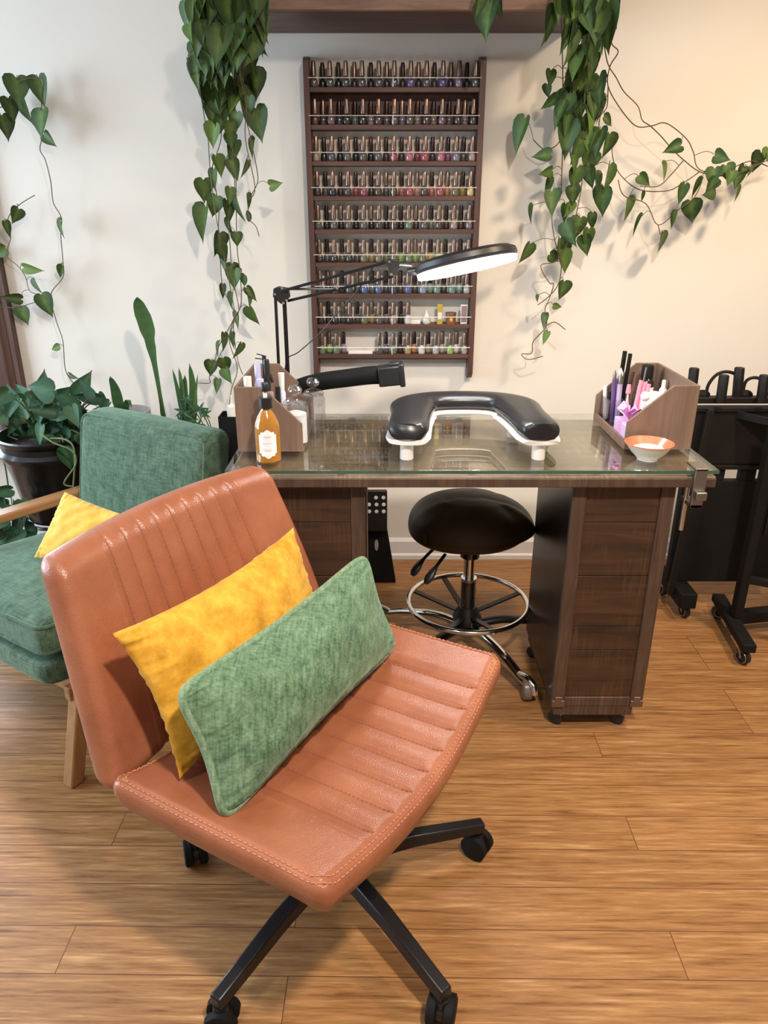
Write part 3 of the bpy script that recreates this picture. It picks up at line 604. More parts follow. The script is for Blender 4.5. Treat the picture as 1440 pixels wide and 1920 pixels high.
# ---------------------------------------------------------------- manicure arm rest
t = thing('arm_rest', 'U shaped black leather arm rest with white base and legs on the desk', 'arm rest', (.226, 1.96, GZ + .0004))
def upath(n=48):
    # centreline of the U, open toward the front (-y)
    pts = []
    for i in range(n + 1):
        s = i / n
        a = PI * s
        if s < .22: k = s / .22; p = (-.168 + .018 * k, -.185 + .20 * k)
        elif s > .78: k = (1 - s) / .22; p = (.168 - .018 * k, -.185 + .20 * k)
        else:
            a = PI - (s - .22) / .56 * PI; ex = .74
            cx = math.copysign(abs(math.cos(a)) ** ex, math.cos(a)); sy = abs(math.sin(a)) ** ex
            p = (.150 * cx, .015 + .130 * sy)
        pts.append(Vector((p[0], p[1], 0)))
    return pts
def sweep(b, pts, hw, z0, z1, r, nseg=14):
    # rounded section swept along pts; ends rounded by shrinking the section
    n = len(pts); rings = []
    L = [0]
    for i in range(1, n): L.append(L[-1] + (pts[i] - pts[i - 1]).length)
    for i in range(n):
        d = (pts[min(i + 1, n - 1)] - pts[max(i - 1, 0)]).normalized(); s = Vector((-d.y, d.x, 0))
        e = min(L[i], L[-1] - L[i]) / .045; k = math.sqrt(max(0, 1 - (1 - min(1, e)) ** 2.4)) if e < 1 else 1; k = max(k, .66)
        ring = []
        for j in range(nseg * 2):
            a = 2 * PI * j / (nseg * 2); ca, sa = math.cos(a), math.sin(a)
            w = math.copysign(abs(ca) ** .9, ca) * hw[i] * (.45 + .55 * k); zz = (z0 + z1) / 2 + math.copysign(abs(sa) ** .85, sa) * (z1 - z0) / 2
            if sa > 0: zz = (z0 + z1) / 2 + (abs(sa) ** .85) * (z1 - z0) / 2 * (.5 + .5 * k)
            ring.append(b.verts.new(pts[i] + s * w + Vector((0, 0, zz))))
        rings.append(ring)
    m = nseg * 2
    for p, q in zip(rings, rings[1:]):
        for k in range(m): b.faces.new((p[k], p[(k + 1) % m], q[(k + 1) % m], q[k]))
    b.faces.new(rings[0][::-1]); b.faces.new(rings[-1])
U = upath(); nU = len(U)
def hwid(i):
    s = i / (nU - 1); return .053 + .012 * math.exp(-((s - .28) / .07) ** 2) + .012 * math.exp(-((s - .72) / .07) ** 2) - .013 * math.exp(-((s - .5) / .16) ** 2)
b = B(); sweep(b, U, [hwid(i) for i in range(nU)], .054, .104, .02); obj('cushion', b, M['blk_leather'], t, ang=80)
b = B(); sweep(b, U, [hwid(i) + .005 for i in range(nU)], .044, .060, .006); obj('base_rim', b, M['white'], t, ang=80)
for (x, y) in ((-.168, -.155), (.168, -.155), (-.135, .04), (.135, .04)):
    b = B(); lathe(b, [(0, .0), (.0165, 0), (.0175, .003), (.0165, .050), (0, .05)], 24, (x, y, 0)); obj('leg', b, M['white'], t)

# ---------------------------------------------------------------- magnifier lamp
t = thing('magnifier_lamp', 'black spring arm magnifier lamp with a glowing ring head over the desk', 'lamp', (-.31, 2.21, GZ))
LY = 2.215
e0 = ony(522, 548, LY); base = Vector((-.315, LY, GZ + .012)); j1 = ony(738, 500, 2.10)
b = B(); lathe(b, [(0, 0), (.035, 0), (.035, .008), (.012, .016), (.012, .05), (0, .05)], 20, (-.318, LY, GZ + .0006)); obj('base', b, M['black_metal'], t, world=True)
def flatbar(b, p, q, w=.011, th=.007):
    d = q - p; m = d.to_track_quat('Z', 'Y').to_matrix(); box(b, (p + q) / 2, (w, th, d.length), m)
p1a = ony(516, 548, LY - .006); p1b = Vector((p1a.x - .002, LY - .006, GZ + .05)); p2a = ony(533, 562, LY + .006); p2b = Vector((p2a.x, LY + .006, GZ + .05))
for (p, q) in ((p1b, p1a), (p2b, p2a)):
    b = B(); flatbar(b, p, q, .0115, .008); obj('lower_arm', b, M['black_metal'], t, world=True, bevel=.001)
for (p, q) in ((ony(527, 546, LY - .006), ony(724, 492, 2.10)), (ony(540, 564, LY + .006), ony(738, 518, 2.112))):
    b = B(); flatbar(b, p, q, .0105, .008); obj('upper_arm', b, M['black_metal'], t, world=True, bevel=.001)
b = B(); tube(b, [ony(640, 542, 2.165), ony(520, 542, LY)], .0035, 8); obj('spring', b, M['steel'], t, world=True)
def plate(pts, Y0, Y1, name='joint_plate'):
    b = B(); q = [ony(x, y, (Y0 + Y1) / 2) for x, y in pts]; prism(b, [(v.x, v.z) for v in q], Y0 - .010, Y0 + .012, 'y'); return obj(name, b, M['black'], t, world=True, bevel=.002)
pl1 = plate([(513, 541), (522, 537), (541, 540), (544, 556), (533, 570), (527, 569), (512, 556)], LY, LY)
pl2 = plate([(722, 490), (732, 486), (748, 487), (754, 498), (742, 514), (732, 518), (729, 505)], 2.10, 2.10)
for (x, y, Y) in ((516, 552, LY), (529, 541, LY), (537, 563, LY), (531, 568, LY), (632, 540, 2.165), (730, 491, 2.10), (750, 498, 2.10), (734, 514, 2.10)):
    b = B(); p = ony(x, y, Y - .0105); lathe(b, [(0, 0), (.0042, 0), (.003, .003), (0, .0035)], 12, (0, 0, 0), Matrix.Translation(p) @ Matrix.Rotation(R(90), 4, 'X')); obj('bolt', b, M['chrome'], t, world=True)
b = B(); tube(b, [ony(752, 497, 2.09), ony(775, 499, 2.05)], .006, 10); obj('neck', b, M['steel'], t, world=True)
hc = ony(873, 488, 1.98); HM = Matrix.Translation(hc - t.location) @ Matrix.Rotation(R(-11.5), 4, 'Y') @ Matrix.Rotation(R(-9), 4, 'X')
b = B(); lathe(b, [(.078, .006), (.086, .015), (.112, .016), (.128, .008), (.131, -.004), (.127, -.012), (.080, -.012)], 56, (0, 0, 0), HM)
lathe(b, [(.078, .006), (.078, -.012)], 56, (0, 0, 0), HM); obj('ring_housing', b, M['black'], t)
b = B(); lathe(b, [(.082, -.0125), (.128, -.0125), (.126, -.024), (.086, -.024), (.082, -.0125)], 56, (0, 0, 0), HM); obj('light_ring', b, plain('ring_light_glow', (1, 1, 1), .5, emit=(1, .97, .95), es=42), t)
b = B(); lathe(b, [(0, .004), (.05, .003), (.078, 0), (.05, -.003), (0, -.004)], 48, (0, 0, 0), HM); obj('lens', b, M['clear'], t)
b = B(); tube(b, [HM @ Vector((-.128, .0, 0)), HM @ Vector((-.150, -.002, 0))], .010, 12); obj('head_joint', b, M['black'], t)
b = B(); tube(b, smooth_path([ony(700, 500, 2.11), ony(690, 515, 2.13), ony(668, 548, 2.16), ony(630, 590, 2.18), ony(600, 625, 2.2), ony(560, 660, 2.215), ony(536, 680, 2.22), (-.305, 2.225, GZ + .03)], 5), .0018, 6); obj('cord', b, M['black'], t, world=True)
# ---------------------------------------------------------------- flexible hose
t = thing('extractor_hose', 'black flexible dust hose with a square nozzle behind the arm rest', 'hose', (-.27, 2.225, GZ))
hp = smooth_path([(-.272, 2.225, GZ + .006), (-.27, 2.225, GZ + .06), ony(560, 728, 2.20), ony(600, 716, 2.17), ony(650, 709, 2.14), ony(690, 704, 2.12), ony(712, 703, 2.11)], 26)
b = B(); tube(b, hp, [.0255 + .0009 * (i % 2) for i in range(len(hp))], 20); obj('corrugated_tube', b, M['matte_black'], t, world=True, ang=80)
nz = ony(731, 703, 2.105); b = B(); rot = Matrix.Rotation(R(-6), 3, 'Y')
box(b, nz, (.066, .052, .056), rot); box(b, nz + Vector((.034, 0, .003)), (.016, .058, .066), rot); box(b, nz + Vector((.012, 0, .032)), (.03, .03, .012), rot)
obj('nozzle', b, M['black'], t, world=True, bevel=.005)
b = B(); lathe(b, [(0, 0), (.034, 0), (.034, .010), (.026, .014), (0, .014)], 24, (-.272, 2.222, GZ + .0005)); obj('base_collar', b, M['black'], t, world=True)

# ---------------------------------------------------------------- stool
SX, SY = .283, 2.2
t = thing('saddle_stool', 'black saddle stool with chrome foot ring and castors behind the desk', 'stool', (SX, SY, 0))
def saddle(p):
    u, v = p.x / .205, p.y / .17
    r = min(1, (abs(u) ** 2.4 + abs(v) ** 2.4) ** (1 / 2.4)) if (u or v) else 0
    m = max(abs(u), abs(v)); k = m / max(1e-6, (abs(u) ** 2.4 + abs(v) ** 2.4) ** (1 / 2.4)) if m > 0 else 1
    x, y = p.x * k, p.y * k; r = m
    dome = math.sqrt(max(0, 1 - r ** 2.3))
    if p.z > 0: z = .455 + .108 * dome - .030 * max(0, u) ** 1.5 * (1 - .4 * r) - .018 * v * v * (1 - u * u)
    else: z = .455 - .052 * dome - .026 * max(0, u) ** 1.5 * (1 - r)
    if p.z > 0: z -= .004 * math.exp(-((v + .22) / .06) ** 2) * min(1, max(0, u + .4)) - .004 * math.exp(-((v + .40) / .12) ** 2)
    z += p.z * .25 * (1 if abs(r) > .5 else .5)
    if p.z < 0: z += .03 * max(0, u) ** 2 * dome
    y *= 1 - .20 * max(0, u) ** 1.5
    return Vector((x, y, z))
b = B(); rbox(b, (.205, .17, .030), .028, (34, 28, 10), saddle); obj('seat', b, M['saddle'], t, ang=80, sub=1)
b = B(); tube(b, [(.0, 0, .21), (0, 0, .405)], .0185, 20); obj('upper_column', b, M['chrome'], t)
b = B(); tube(b, [(0, 0, .075), (0, 0, .26)], .025, 20); tube(b, [(0, 0, .345), (0, 0, .40)], .032, 20); obj('gas_lift', b, plain('gloss_black_tube', (.01, .01, .01), .12, coat=1), t)
b = B(); tube(b, [(0, 0, .258), (0, 0, .268)], .0265, 20); obj('collar', b, M['chrome'], t)
b = B(); tube(b, [(.20 * math.cos(a * PI / 36), .20 * math.sin(a * PI / 36), .175) for a in range(72)], .0085, 12, closed=True); obj('foot_ring', b, M['chrome'], t)
b = B()
for a in (20, 110, 155, 245, 290):
    ca, sa = math.cos(R(a)), math.sin(R(a)); flatbar(b, Vector((.02 * ca, .02 * sa, .13)), Vector((.198 * ca, .198 * sa, .172)), .018, .006)
lathe(b, [(0, .10), (.045, .10), (.05, .12), (.03, .16), (0, .165)], 24); obj('ring_spokes', b, M['black_metal'], t)
for k in range(5):
    a = R(-62 + 72 * k); d = Vector((math.cos(a), math.sin(a), 0)); rr = .325
    b = B(); tube(b, smooth_path([d * .02 + Vector((0, 0, .085)), d * .12 + Vector((0, 0, .095)), d * .22 + Vector((0, 0, .080)), d * (rr - .03) + Vector((0, 0, .058)), d * (rr + .005) + Vector((0, 0, .052))], 5), [.020 - .0003 * i for i in range(21)], 12, flat=.75); lg = obj('base_leg', b, M['chrome'] if k in (0, 3) else M['black_metal'], t)
    b = B(); caster(b, d * (rr + .01), .034, .030, a + R(60)); cs = obj('castor', b, plain('grey_clear_wheel', (.16, .13, .12), .25, coat=.5), t)
    b = B(); tube(b, [d * rr + Vector((0, 0, .03)), d * rr + Vector((0, 0, .056))], .006, 8); tube(b, smooth_path([d * (rr - .03) + Vector((0, 0, .062)), d * (rr + .01) + Vector((0, 0, .072)), d * (rr + .038) + Vector((0, 0, .060)), d * (rr + .048) + Vector((0, 0, .038))], 5), .012, 10); obj('castor_hood', b, M['chrome'], cs)
for (q0, q1, q2) in (((-.12, -.05, .40), (-.165, -.10, .375), (-.195, -.12, .335)), ((-.09, -.09, .395), (-.125, -.14, .37), (-.155, -.165, .33))):
    b = B(); tube(b, smooth_path([q0, q1, q2], 6), [.006] * 6 + [.009, .012, .014, .015, .014, .011, .006], 12, flat=.6); obj('lever', b, M['black'], t)

# ---------------------------------------------------------------- folded step stool behind the left pedestal
t = thing('step_stool', 'folded black step stool with round white grip dots behind the left pedestal', 'step stool', (-.01, 2.68, 0))
tp = ony(705, 918, 2.66).z; xl = -.11; xr0 = ony(726, 950, 2.66).x; xr1 = ony(742, 1085, 2.68).x
b = B(); bx(b, xl, xr0, 2.645, 2.668, tp - .17, tp); obj('top_plate', b, M['black'], t, world=True, bevel=.006)
b = B(); prism(b, [(xl, .001), (xr1, .001), (ony(722, 985, 2.68).x, tp - .12), (xl, tp - .12)], 2.669, 2.70, 'y'); obj('leg_panel', b, M['matte_black'], t, world=True, bevel=.003)
b = B()
for (px, py) in ((705, 933), (719, 933), (692, 946), (706, 946), (719.5, 946), (692.5, 959), (706, 959), (719.5, 959)):
    p = ony(px, py, 2.6445); lathe(b, [(0, 0), (.0075, 0), (.007, .0015), (0, .002)], 16, (0, 0, 0), Matrix.Translation(p) @ Matrix.Rotation(R(90), 4, 'X'))
obj('grip_dots', b, M['white'], t, world=True)
b = B(); p = ony(706, 1022, 2.6675); lathe(b, [(0, 0), (.011, 0), (.011, .001), (0, .001)], 24, (0, 0, 0), Matrix.Translation(p) @ Matrix.Diagonal((.7, 1, 2.2, 1)) @ Matrix.Rotation(R(90), 4, 'X')); obj('hand_hole', b, plain('handle_gap', (.35, .33, .32), .8), t, world=True)
b = B(); bx(b, xl, xr0 - .002, 2.642, 2.646, tp - .004, tp + .004); obj('hinge', b, M['steel'], t, world=True)

# ---------------------------------------------------------------- tan leather swivel chair
CX, CY, CR = -.105, 1.19, R(-119.4)
ch = thing('office_chair', 'wide armless tan leather swivel chair with stitched channels in the foreground', 'chair', (CX, CY, 0), CR)
SL = [-.236 + .0617 * k for k in range(8)]      # seat channels (local x = minus width direction)
def groove(x, lines, w=.0045): return sum(math.exp(-((x - g) / w) ** 2) for g in lines)
HX, HY = .350, .213
def seatf(p):
    u = p.x / HX; v = p.y / HY; z = p.z
    topf = 1 if p.z > .012 else 0
    edge = min(HX - abs(p.x), HY - abs(p.y))
    if topf:
        if -.62 < v < .90: z -= .0040 * groove(p.x, SL, .0035) * min(1, (.91 - v) * 12) 
        z += .0030 * math.cos((p.x - SL[0]) / .0617 * 2 * PI + PI) * (.5 if SL[0] - .03 < p.x < SL[-1] + .03 else 0) * (max(0, min(1, (.93 - v) * 10)))
        z -= .0022 * math.exp(-((edge - .014) / .003) ** 2)
    z += .052 * u * u - .008 * max(0, v) ** 2 + .008 * v * v
    y = p.y + .012 * u ** 4 * v ** 3 + (.022 * (1 - u * u) * (v + .4) if v > -.4 else 0) - .02 * u * u * 0
    x = p.x
    if p.z < 0: 
        k = -p.z / .037; x *= 1 - .05 * k; y *= 1 - .07 * k; z -= .016 * k
    return Vector((x * (1 + .012 * v ** 4), y, z + .414))
b = B(); rbox(b, (HX, HY, .037), .024, (280, 70, 12), seatf); obj('seat', b, M['leather'], ch, ang=85)
def thread(lines, path):
    b = B()
    for pts in lines:
        d = 0; acc = []
        for p, q in zip(pts, pts[1:]):
            L = (q - p).length; n = max(1, int(L / .0085))
            for i in range(n):
                a = p.lerp(q, i / n); c = p.lerp(q, (i + .62) / n); tube(b, [a, c], .0011, 5)
    return b
ls = []
for g in SL:
    pts = []
    for i in range(15):
        y = -.14 + .335 * i / 14; q = seatf(Vector((g, y, .037))); pts.append(q + Vector((0, 0, .0006)))
    ls.append(pts)
for l_ in ls: obj('stitching', thread([l_], 0), M['thread'], ch)
# double row of edge stitching
ls = []
for off in (.0045, .0125):
    pts = []; rx_, ry_ = HX - off, HY - off; rc = .03
    per = []
    for (cx, cy, a0) in ((rx_ - rc, ry_ - rc, 0), (-rx_ + rc, ry_ - rc, 90), (-rx_ + rc, -ry_ + rc, 180), (rx_ - rc, -ry_ + rc, 270)):
        for k in range(7): a = R(a0 + 15 * k); per.append((cx + rc * math.cos(a), cy + rc * math.sin(a)))
    per.append(per[0])
    fine = []
    for p, q in zip(per, per[1:]):
        n = max(1, int(math.dist(p, q) / .02))
        for i in range(n): fine.append((p[0] + (q[0] - p[0]) * i / n, p[1] + (q[1] - p[1]) * i / n))
    fine.append(per[-1])
    for (x, y) in fine:
        e = min(HX - abs(x), HY - abs(y)); zz = .037 if e > .024 else .013 + math.sqrt(max(0, .024 ** 2 - (.024 - e) ** 2))
        q = seatf(Vector((x, y, zz))); pts.append(q + Vector((0, 0, .0012)))
    ls.append(pts)
for l_ in ls: obj('edge_stitching', thread([l_], 0), M['thread_l'], ch)
BL = [-.19 + .0487 * k for k in range(9)]
BH = .20
def backf(p):
    s = (p.z + BH) / (2 * BH); u = p.x / HX; x = p.x * (1 - .155 * s); y = p.y
    if p.y > .015:
        y -= .0045 * groove(p.x, BL, .0038) * (1 if abs(p.z) < BH - .008 else .4)
        y += .0032 * math.cos((p.x - BL[0]) / .0487 * 2 * PI + PI) * (.5 if BL[0] - .025 < p.x < BL[-1] + .025 else 0)
        y += .010 * math.sin(PI * s)
    y += -.272 - .128 * s + .030 * u * u
    z = p.z + .655 + .008 * s * (1 - u * u)
    return Vector((x, y, z))
b = B(); rbox(b, (HX - .004, .034, BH), .030, (260, 12, 80), backf); obj('backrest', b, M['leather'], ch, ang=85)
ls = []
for g in BL:
    pts = [backf(Vector((g, .034 if abs(zz) < .165 else .004 + math.sqrt(max(0, .030 ** 2 - (abs(zz) - (BH - .030)) ** 2)), zz))) + Vector((0, .0008, 0)) for zz in [-.17 + .355 * i / 12 for i in range(13)]]
    ls.append(pts)
for l_ in ls: obj('stitching', thread([l_], 0), M['thread'], ch)
b = B(); tube(b, smooth_path([(0, -.05, .36), (0, -.20, .365), (0, -.285, .40), (0, -.315, .47)], 6), .022, 12, flat=.5); obj('back_bracket', b, M['black_metal'], ch)
b = B(); bx(b, -.10, .10, -.10, .10, .335, .362); tube(b, [(0, 0, .12), (0, 0, .34)], .022, 20); tube(b, [(0, 0, .08), (0, 0, .20)], .03, 20); lathe(b, [(0, .075), (.045, .075), (.05, .10), (.04, .125), (0, .13)], 24); obj('column', b, M['black_metal'], ch)
for k in range(5):
    a = R(-52 + 72 * k) - CR; d = Vector((math.cos(a), math.sin(a), 0)); s = Vector((-d.y, d.x, 0)); rr = .355
    b = B(); q = [d * .03 + Vector((0, 0, .115)), d * .18 + Vector((0, 0, .108)), d * rr + Vector((0, 0, .083))]
    for (w0, w1, h0, h1, i) in ((.021, .018, .017, .015, 0), (.018, .0155, .015, .013, 1)):
        pts = []
        for (c, w, h) in ((q[i], w0, h0), (q[i + 1], w1, h1)):
            pts.append([c + s * w - Vector((0, 0, h)), c + s * w * .8 + Vector((0, 0, h)), c - s * w * .8 + Vector((0, 0, h)), c - s * w - Vector((0, 0, h))])
        vs = [[b.verts.new(x) for x in g] for g in pts]
        for j in range(4): b.faces.new((vs[0][j], vs[0][(j + 1) % 4], vs[1][(j + 1) % 4], vs[1][j]))
        b.faces.new(vs[0]); b.faces.new(vs[1][::-1])
    bmesh.ops.remove_doubles(b, verts=b.verts, dist=.0005)
    lg = obj('base_leg', b, M['black_metal'], ch, bevel=.004)
    b = B(); cc = d * (rr - .012); ax = a + R(35); dd = Vector((math.cos(ax), math.sin(ax), 0))
    for sgn in (-1, 1): caster(b, cc + dd * sgn * .016, .031, .020, ax)
    cs = obj('castor', b, M['matte_black'], ch)
    b = B(); tube(b, [cc + Vector((0, 0, .03)), cc + Vector((0, 0, .078))], .008, 10); tube(b, [cc - dd * .022 + Vector((0, 0, .031)), cc + dd * .022 + Vector((0, 0, .031))], .020, 14); tube(b, [cc + Vector((0, 0, .035)), cc + Vector((0, 0, .066))], .015, 12); obj('castor_hood', b, M['black'], cs)

# ---------------------------------------------------------------- pillows
def pillow(name, label, corners, T, mat, piping=None, seed=1, pinch=.05, nu=72, nv=44, rnd_c=.0):
    # corners: BL, BR, TR, TL in world; builds a stuffed cushion between two skins
    BLc, BRc, TRc, TLc = [Vector(c) for c in corners]
    cen = (BLc + BRc + TRc + TLc) / 4; low = min(c.z for c in corners)
    t = thing(name, label, 'pillow', (cen.x, cen.y, low)); nrm = (BRc - BLc).cross(TLc - BLc).normalized(); org = t.location.copy()
    rs = random.Random(seed); ph = [rs.uniform(0, 6) for _ in range(8)]
    def P(u, v, side):
        uu, vv = u * 2 - 1, v * 2 - 1
        pu = u; pv = v
        # edges bow inward between the pointed corners
        cr = rnd_c * (uu * uu * vv * vv) ** 3; uu, vv = uu * (1 - cr), vv * (1 - cr); u, v = uu / 2 + .5, vv / 2 + .5
        u2 = .5 + (u - .5) * (1 - pinch * (1 - vv * vv)); v2 = .5 + (v - .5) * (1 - pinch * 1.6 * (1 - uu * uu))
        q = BLc.lerp(BRc, u2).lerp(TLc.lerp(TRc, u2), v2)
        uu, vv = pu * 2 - 1, pv * 2 - 1; e = (1 - uu ** 4) * (1 - vv ** 4); th = T * (max(0, e) ** .55) * (.60 + .40 * (1 - uu * uu) * (1 - vv * vv))
        ed = max(abs(uu), abs(vv)); w = math.exp(-((ed - .86) / .14) ** 2)
        sd = 7.3 * seed
        wr = .016 * w * (noise.noise(Vector((vv * 13 + sd, uu * 2.2, side))) * abs(uu) ** 5 + noise.noise(Vector((uu * 16 + sd, vv * 2.2, side + 5))) * abs(vv) ** 5)
        wr += .0035 * noise.noise(Vector((uu * 3.5 + sd, vv * 2.5, side * 3))) * e
        wr += .002 * math.sin(9 * uu + 5 * vv + ph[4]) * e + .0015 * math.sin(17 * uu - 11 * vv + ph[5]) * e
        return q + nrm * side * (th + (wr if e > .02 else 0)) - org
    b = B(); g = {}
    for side in (1, -1):
        for i in range(nu + 1):
            for j in range(nv + 1):
                edge = i in (0, nu) or j in (0, nv); key = (0 if edge else side, i, j)
                if key not in g:
                    fu = .5 - .5 * math.cos(PI * i / nu); fv = .5 - .5 * math.cos(PI * j / nv); fu = .5 * fu + .5 * i / nu; fv = .5 * fv + .5 * j / nv
                    g[key] = b.verts.new(P(fu, fv, side))
    def gv(side, i, j): return g[(0 if (i in (0, nu) or j in (0, nv)) else side, i, j)]
    for side in (1, -1):
        for i in range(nu):
            for j in range(nv): b.faces.new((gv(side, i, j), gv(side, i + 1, j), gv(side, i + 1, j + 1), gv(side, i, j + 1)))
    pts = None
    if piping:
        pts = [P(.5 - .5 * math.cos(PI * i / 40), 0, 0) for i in range(40)] + [P(1, .5 - .5 * math.cos(PI * j / 24), 0) for j in range(24)] + [P(.5 + .5 * math.cos(PI * i / 40), 1, 0) for i in range(40)] + [P(0, .5 + .5 * math.cos(PI * j / 24), 0) for j in range(24)]
        for _ in range(2): pts = [(pts[k - 1] + pts[k] * 2 + pts[(k + 1) % len(pts)]) / 4 for k in range(len(pts))]
    me = obj('cover', b, mat, t, ang=85)
    if piping:
        b = B(); tube(b, pts, .0072, 8, closed=True); obj('piping', b, piping, t, ang=85)
    return t
wv = Vector((.491, .871, 0)); fv_ = Vector((.871, -.491, 0)); up = Vector((0, 0, 1))
gBL = Vector((-.262, .905, .480)); gTL = Vector((-.333, .958, .706))
pillow('lumbar_pillow', 'sage green chenille lumbar pillow with piped edges lying on the tan chair', [gBL, gBL + wv * .60 + up * .012, gTL + wv * .60, gTL], .068, M['green_p'], M['piping'], 3, .085, rnd_c=.08)
yBL = Vector((-.350, 1.00, .498)); yTL = Vector((-.438, 1.030, .768))
pillow('lumbar_pillow', 'bright mustard velvet pillow behind the sage pillow on the tan chair', [yBL, yBL + wv * .50, yTL + wv * .495, yTL], .058, M['yellow'], None, 5, .085)

# ---------------------------------------------------------------- green armchair
AR = math.atan2(.79, -.61)   # local +y (front) points to (-.61,-.79) below
fA = Vector((-.541, -.841, 0)); wA = Vector((.841, -.541, 0))
AO = Vector((-.915, 1.962, 0))
rotA = math.atan2(-fA.x, fA.y)  # local y -> fA
ac = thing('armchair', 'green velvet armchair with a light oak frame beside the potted plants', 'armchair', AO, rotA)
# in local space +x = (cos,sin) of rot
xdir = Vector((math.cos(rotA), math.sin(rotA), 0)); sx = 1 if xdir.dot(wA) > 0 else -1
def seatc(p):
    u, v = p.x / .285, p.y / .29
    return Vector((p.x, p.y + .01, p.z + .395 + (.022 * (1 - u * u) * (1 - v * v) if p.z > 0 else 0) + .02 * v))
b = B(); rbox(b, (.285, .29, .052), .028, (30, 30, 8), seatc); sc = obj('seat_cushion', b, M['green'], ac, ang=80, sub=1)
def loop(h, r, z, fn, n=8):
    pts = []
    for (cx, cy, a0) in ((h[0] - r, h[1] - r, 0), (-h[0] + r, h[1] - r, 90), (-h[0] + r, -h[1] + r, 180), (h[0] - r, -h[1] + r, 270)):
        for k in range(n): a = R(a0 + 90 * k / (n - 1)); pts.append(fn(Vector((cx + r * math.cos(a), cy + r * math.sin(a), z))))
    return pts
for zz in (.036, -.036):
    b = B(); tube(b, loop((.282, .287), .03, zz, seatc), .0052, 8, closed=True); obj('piping', b, M['green'], sc)
b = B(); rbox(b, (.29, .30, .036), .02, (12, 12, 6), lambda p: Vector((p.x, p.y + .005, p.z + .296 + .02 * p.y / .3))); obj('seat_base', b, M['green'], ac, ang=80, sub=1)
def backc(p):
    s = (p.z + .25) / .5; u = p.x / .285
    return Vector((p.x - .028, p.y - .225 - .10 * s + (.015 * (1 - u * u) * (1 - (2 * s - 1) ** 2) if p.y > 0 else 0), p.z + .552 + .008 * (1 - u * u) * s))
b = B(); rbox(b, (.285, .055, .25), .034, (30, 8, 26), backc); bc = obj('back_cushion', b, M['green'], ac, ang=80, sub=1)
for yy in (.045, -.045):
    pts = []
    for (cx, cz, a0) in ((.243, .208, 0), (-.243, .208, 90), (-.243, -.208, 180), (.243, -.208, 270)):
        for k in range(8): a = R(a0 + 90 * k / 7); pts.append(backc(Vector((cx + .033 * math.cos(a), yy, cz + .033 * math.sin(a)))))
    b = B(); tube(b, pts, .0048, 8, closed=True); obj('piping', b, M['green'], bc)
for s in (-1, 1):
    x = s * .310
    b = B(); prism(b, [(.285, 0), (.325, 0), (.195, .515), (.15, .515)], x - .020, x + .020, 'x'); obj('front_leg', b, M['oak'], ac, bevel=.006)
    b = B(); prism(b, [(-.36, 0), (-.325, 0), (-.26, .50), (-.305, .50)], x - .018, x + .018, 'x'); obj('rear_leg', b, M['oak'], ac, bevel=.005)
    b = B(); prism(b, [(-.36, .495), (.225, .515), (.225, .542), (-.36, .525)], x - .030, x + .030, 'x'); obj('armrest', b, M['oak_y'], ac, bevel=.007)
    b = B(); bx(b, x - s * .012 - .012, x - s * .012 + .012, -.29, .27, .235, .275); obj('side_rail', b, M['oak_y'], ac, bevel=.004)
b = B(); bx(b, -.305, .305, .20, .222, .205, .256); bx(b, -.305, .305, -.30, -.28, .20, .245); obj('cross_rail', b, M['oak'], ac, bevel=.003)
b = B()
for s in (-1, 1):
    for zz in (.235, .275):
        lathe(b, [(0, 0), (.008, 0), (.006, .003), (0, .004)], 14, (0, 0, 0), Matrix.Translation((s * .3302, .262 - (zz - .2) * .25, zz)) @ Matrix.Rotation(R(90) * s, 4, 'Y'))
obj('screw_cap', b, plain('pale_wood_plug', (.75, .5, .35), .5), ac)
p0 = onz(62, 1040, .42); p0 = Vector((-1.075, 2.02, .455))
# pale yellow pillow on the green armchair
pl = Vector((-1.015, 1.87, .455))
pillow('throw_pillow', 'pale yellow velvet pillow leaning on the green armchair', [ony(64, 1045, 1.90), ony(250, 1085, 1.84), ony(262, 975, 1.90), ony(121, 922, 2.02)], .05, M['yellow_b'], None, 9, .03)

# ---------------------------------------------------------------- leaves
def add_leaf(b, lay, pos, size, ang, yaw, pitch, fold=.25, width=1.0, kind='heart'):
    if kind == 'heart': prof = [(0, .12, 0), (.22, .16, 0), (.42, .10, 0), (.52, -.08, 0), (.48, -.30, 0), (.36, -.55, 0), (.18, -.80, 0), (.05, -.98, 0)]
    else: prof = [(0, .02, 0), (.16, -.05, 0), (.30, -.18, 0), (.34, -.35, 0), (.32, -.50, 0), (.22, -.72, 0), (.12, -.86, 0), (.03, -.98, 0)]
    mt = Matrix.Translation(pos) @ Matrix.Rotation(yaw, 4, 'Z') @ Matrix.Rotation(pitch, 4, 'X') @ Matrix.Rotation(ang, 4, 'Y') @ Matrix.Diagonal((size, size, size, 1))
    def V(x, zz, rib):
        y = -abs(x) * fold + .10 * (zz ** 2) * (1 if zz < 0 else .3)
        v = b.verts.new(mt @ Vector((x * width, y, zz))); v[lay] = rib; return v
    sp = [V(0, min(.02, z) if i == 0 else min(z, 0.02 - i * .02), 1.0) for i, (x, z, _) in enumerate(prof)]
    tip = V(0, -1.12, .3)
    for s in (-1, 1):
        mid = [V(s * x * .5, z * (1 if z < 0 else .9), .35) for x, z, _ in prof[1:]]
        out = [V(s * x, z, 0) for x, z, _ in prof[1:]]
        b.faces.new((sp[0], sp[1], mid[0])) if s > 0 else b.faces.new((sp[0], mid[0], sp[1]))
        for k in range(len(mid) - 1):
            b.faces.new((sp[k + 1], sp[k + 2], mid[k + 1], mid[k])); b.faces.new((mid[k], mid[k + 1], out[k + 1], out[k]))
        b.faces.new((sp[-1], tip, mid[-1])); b.faces.new((mid[-1], tip, out[-1]))
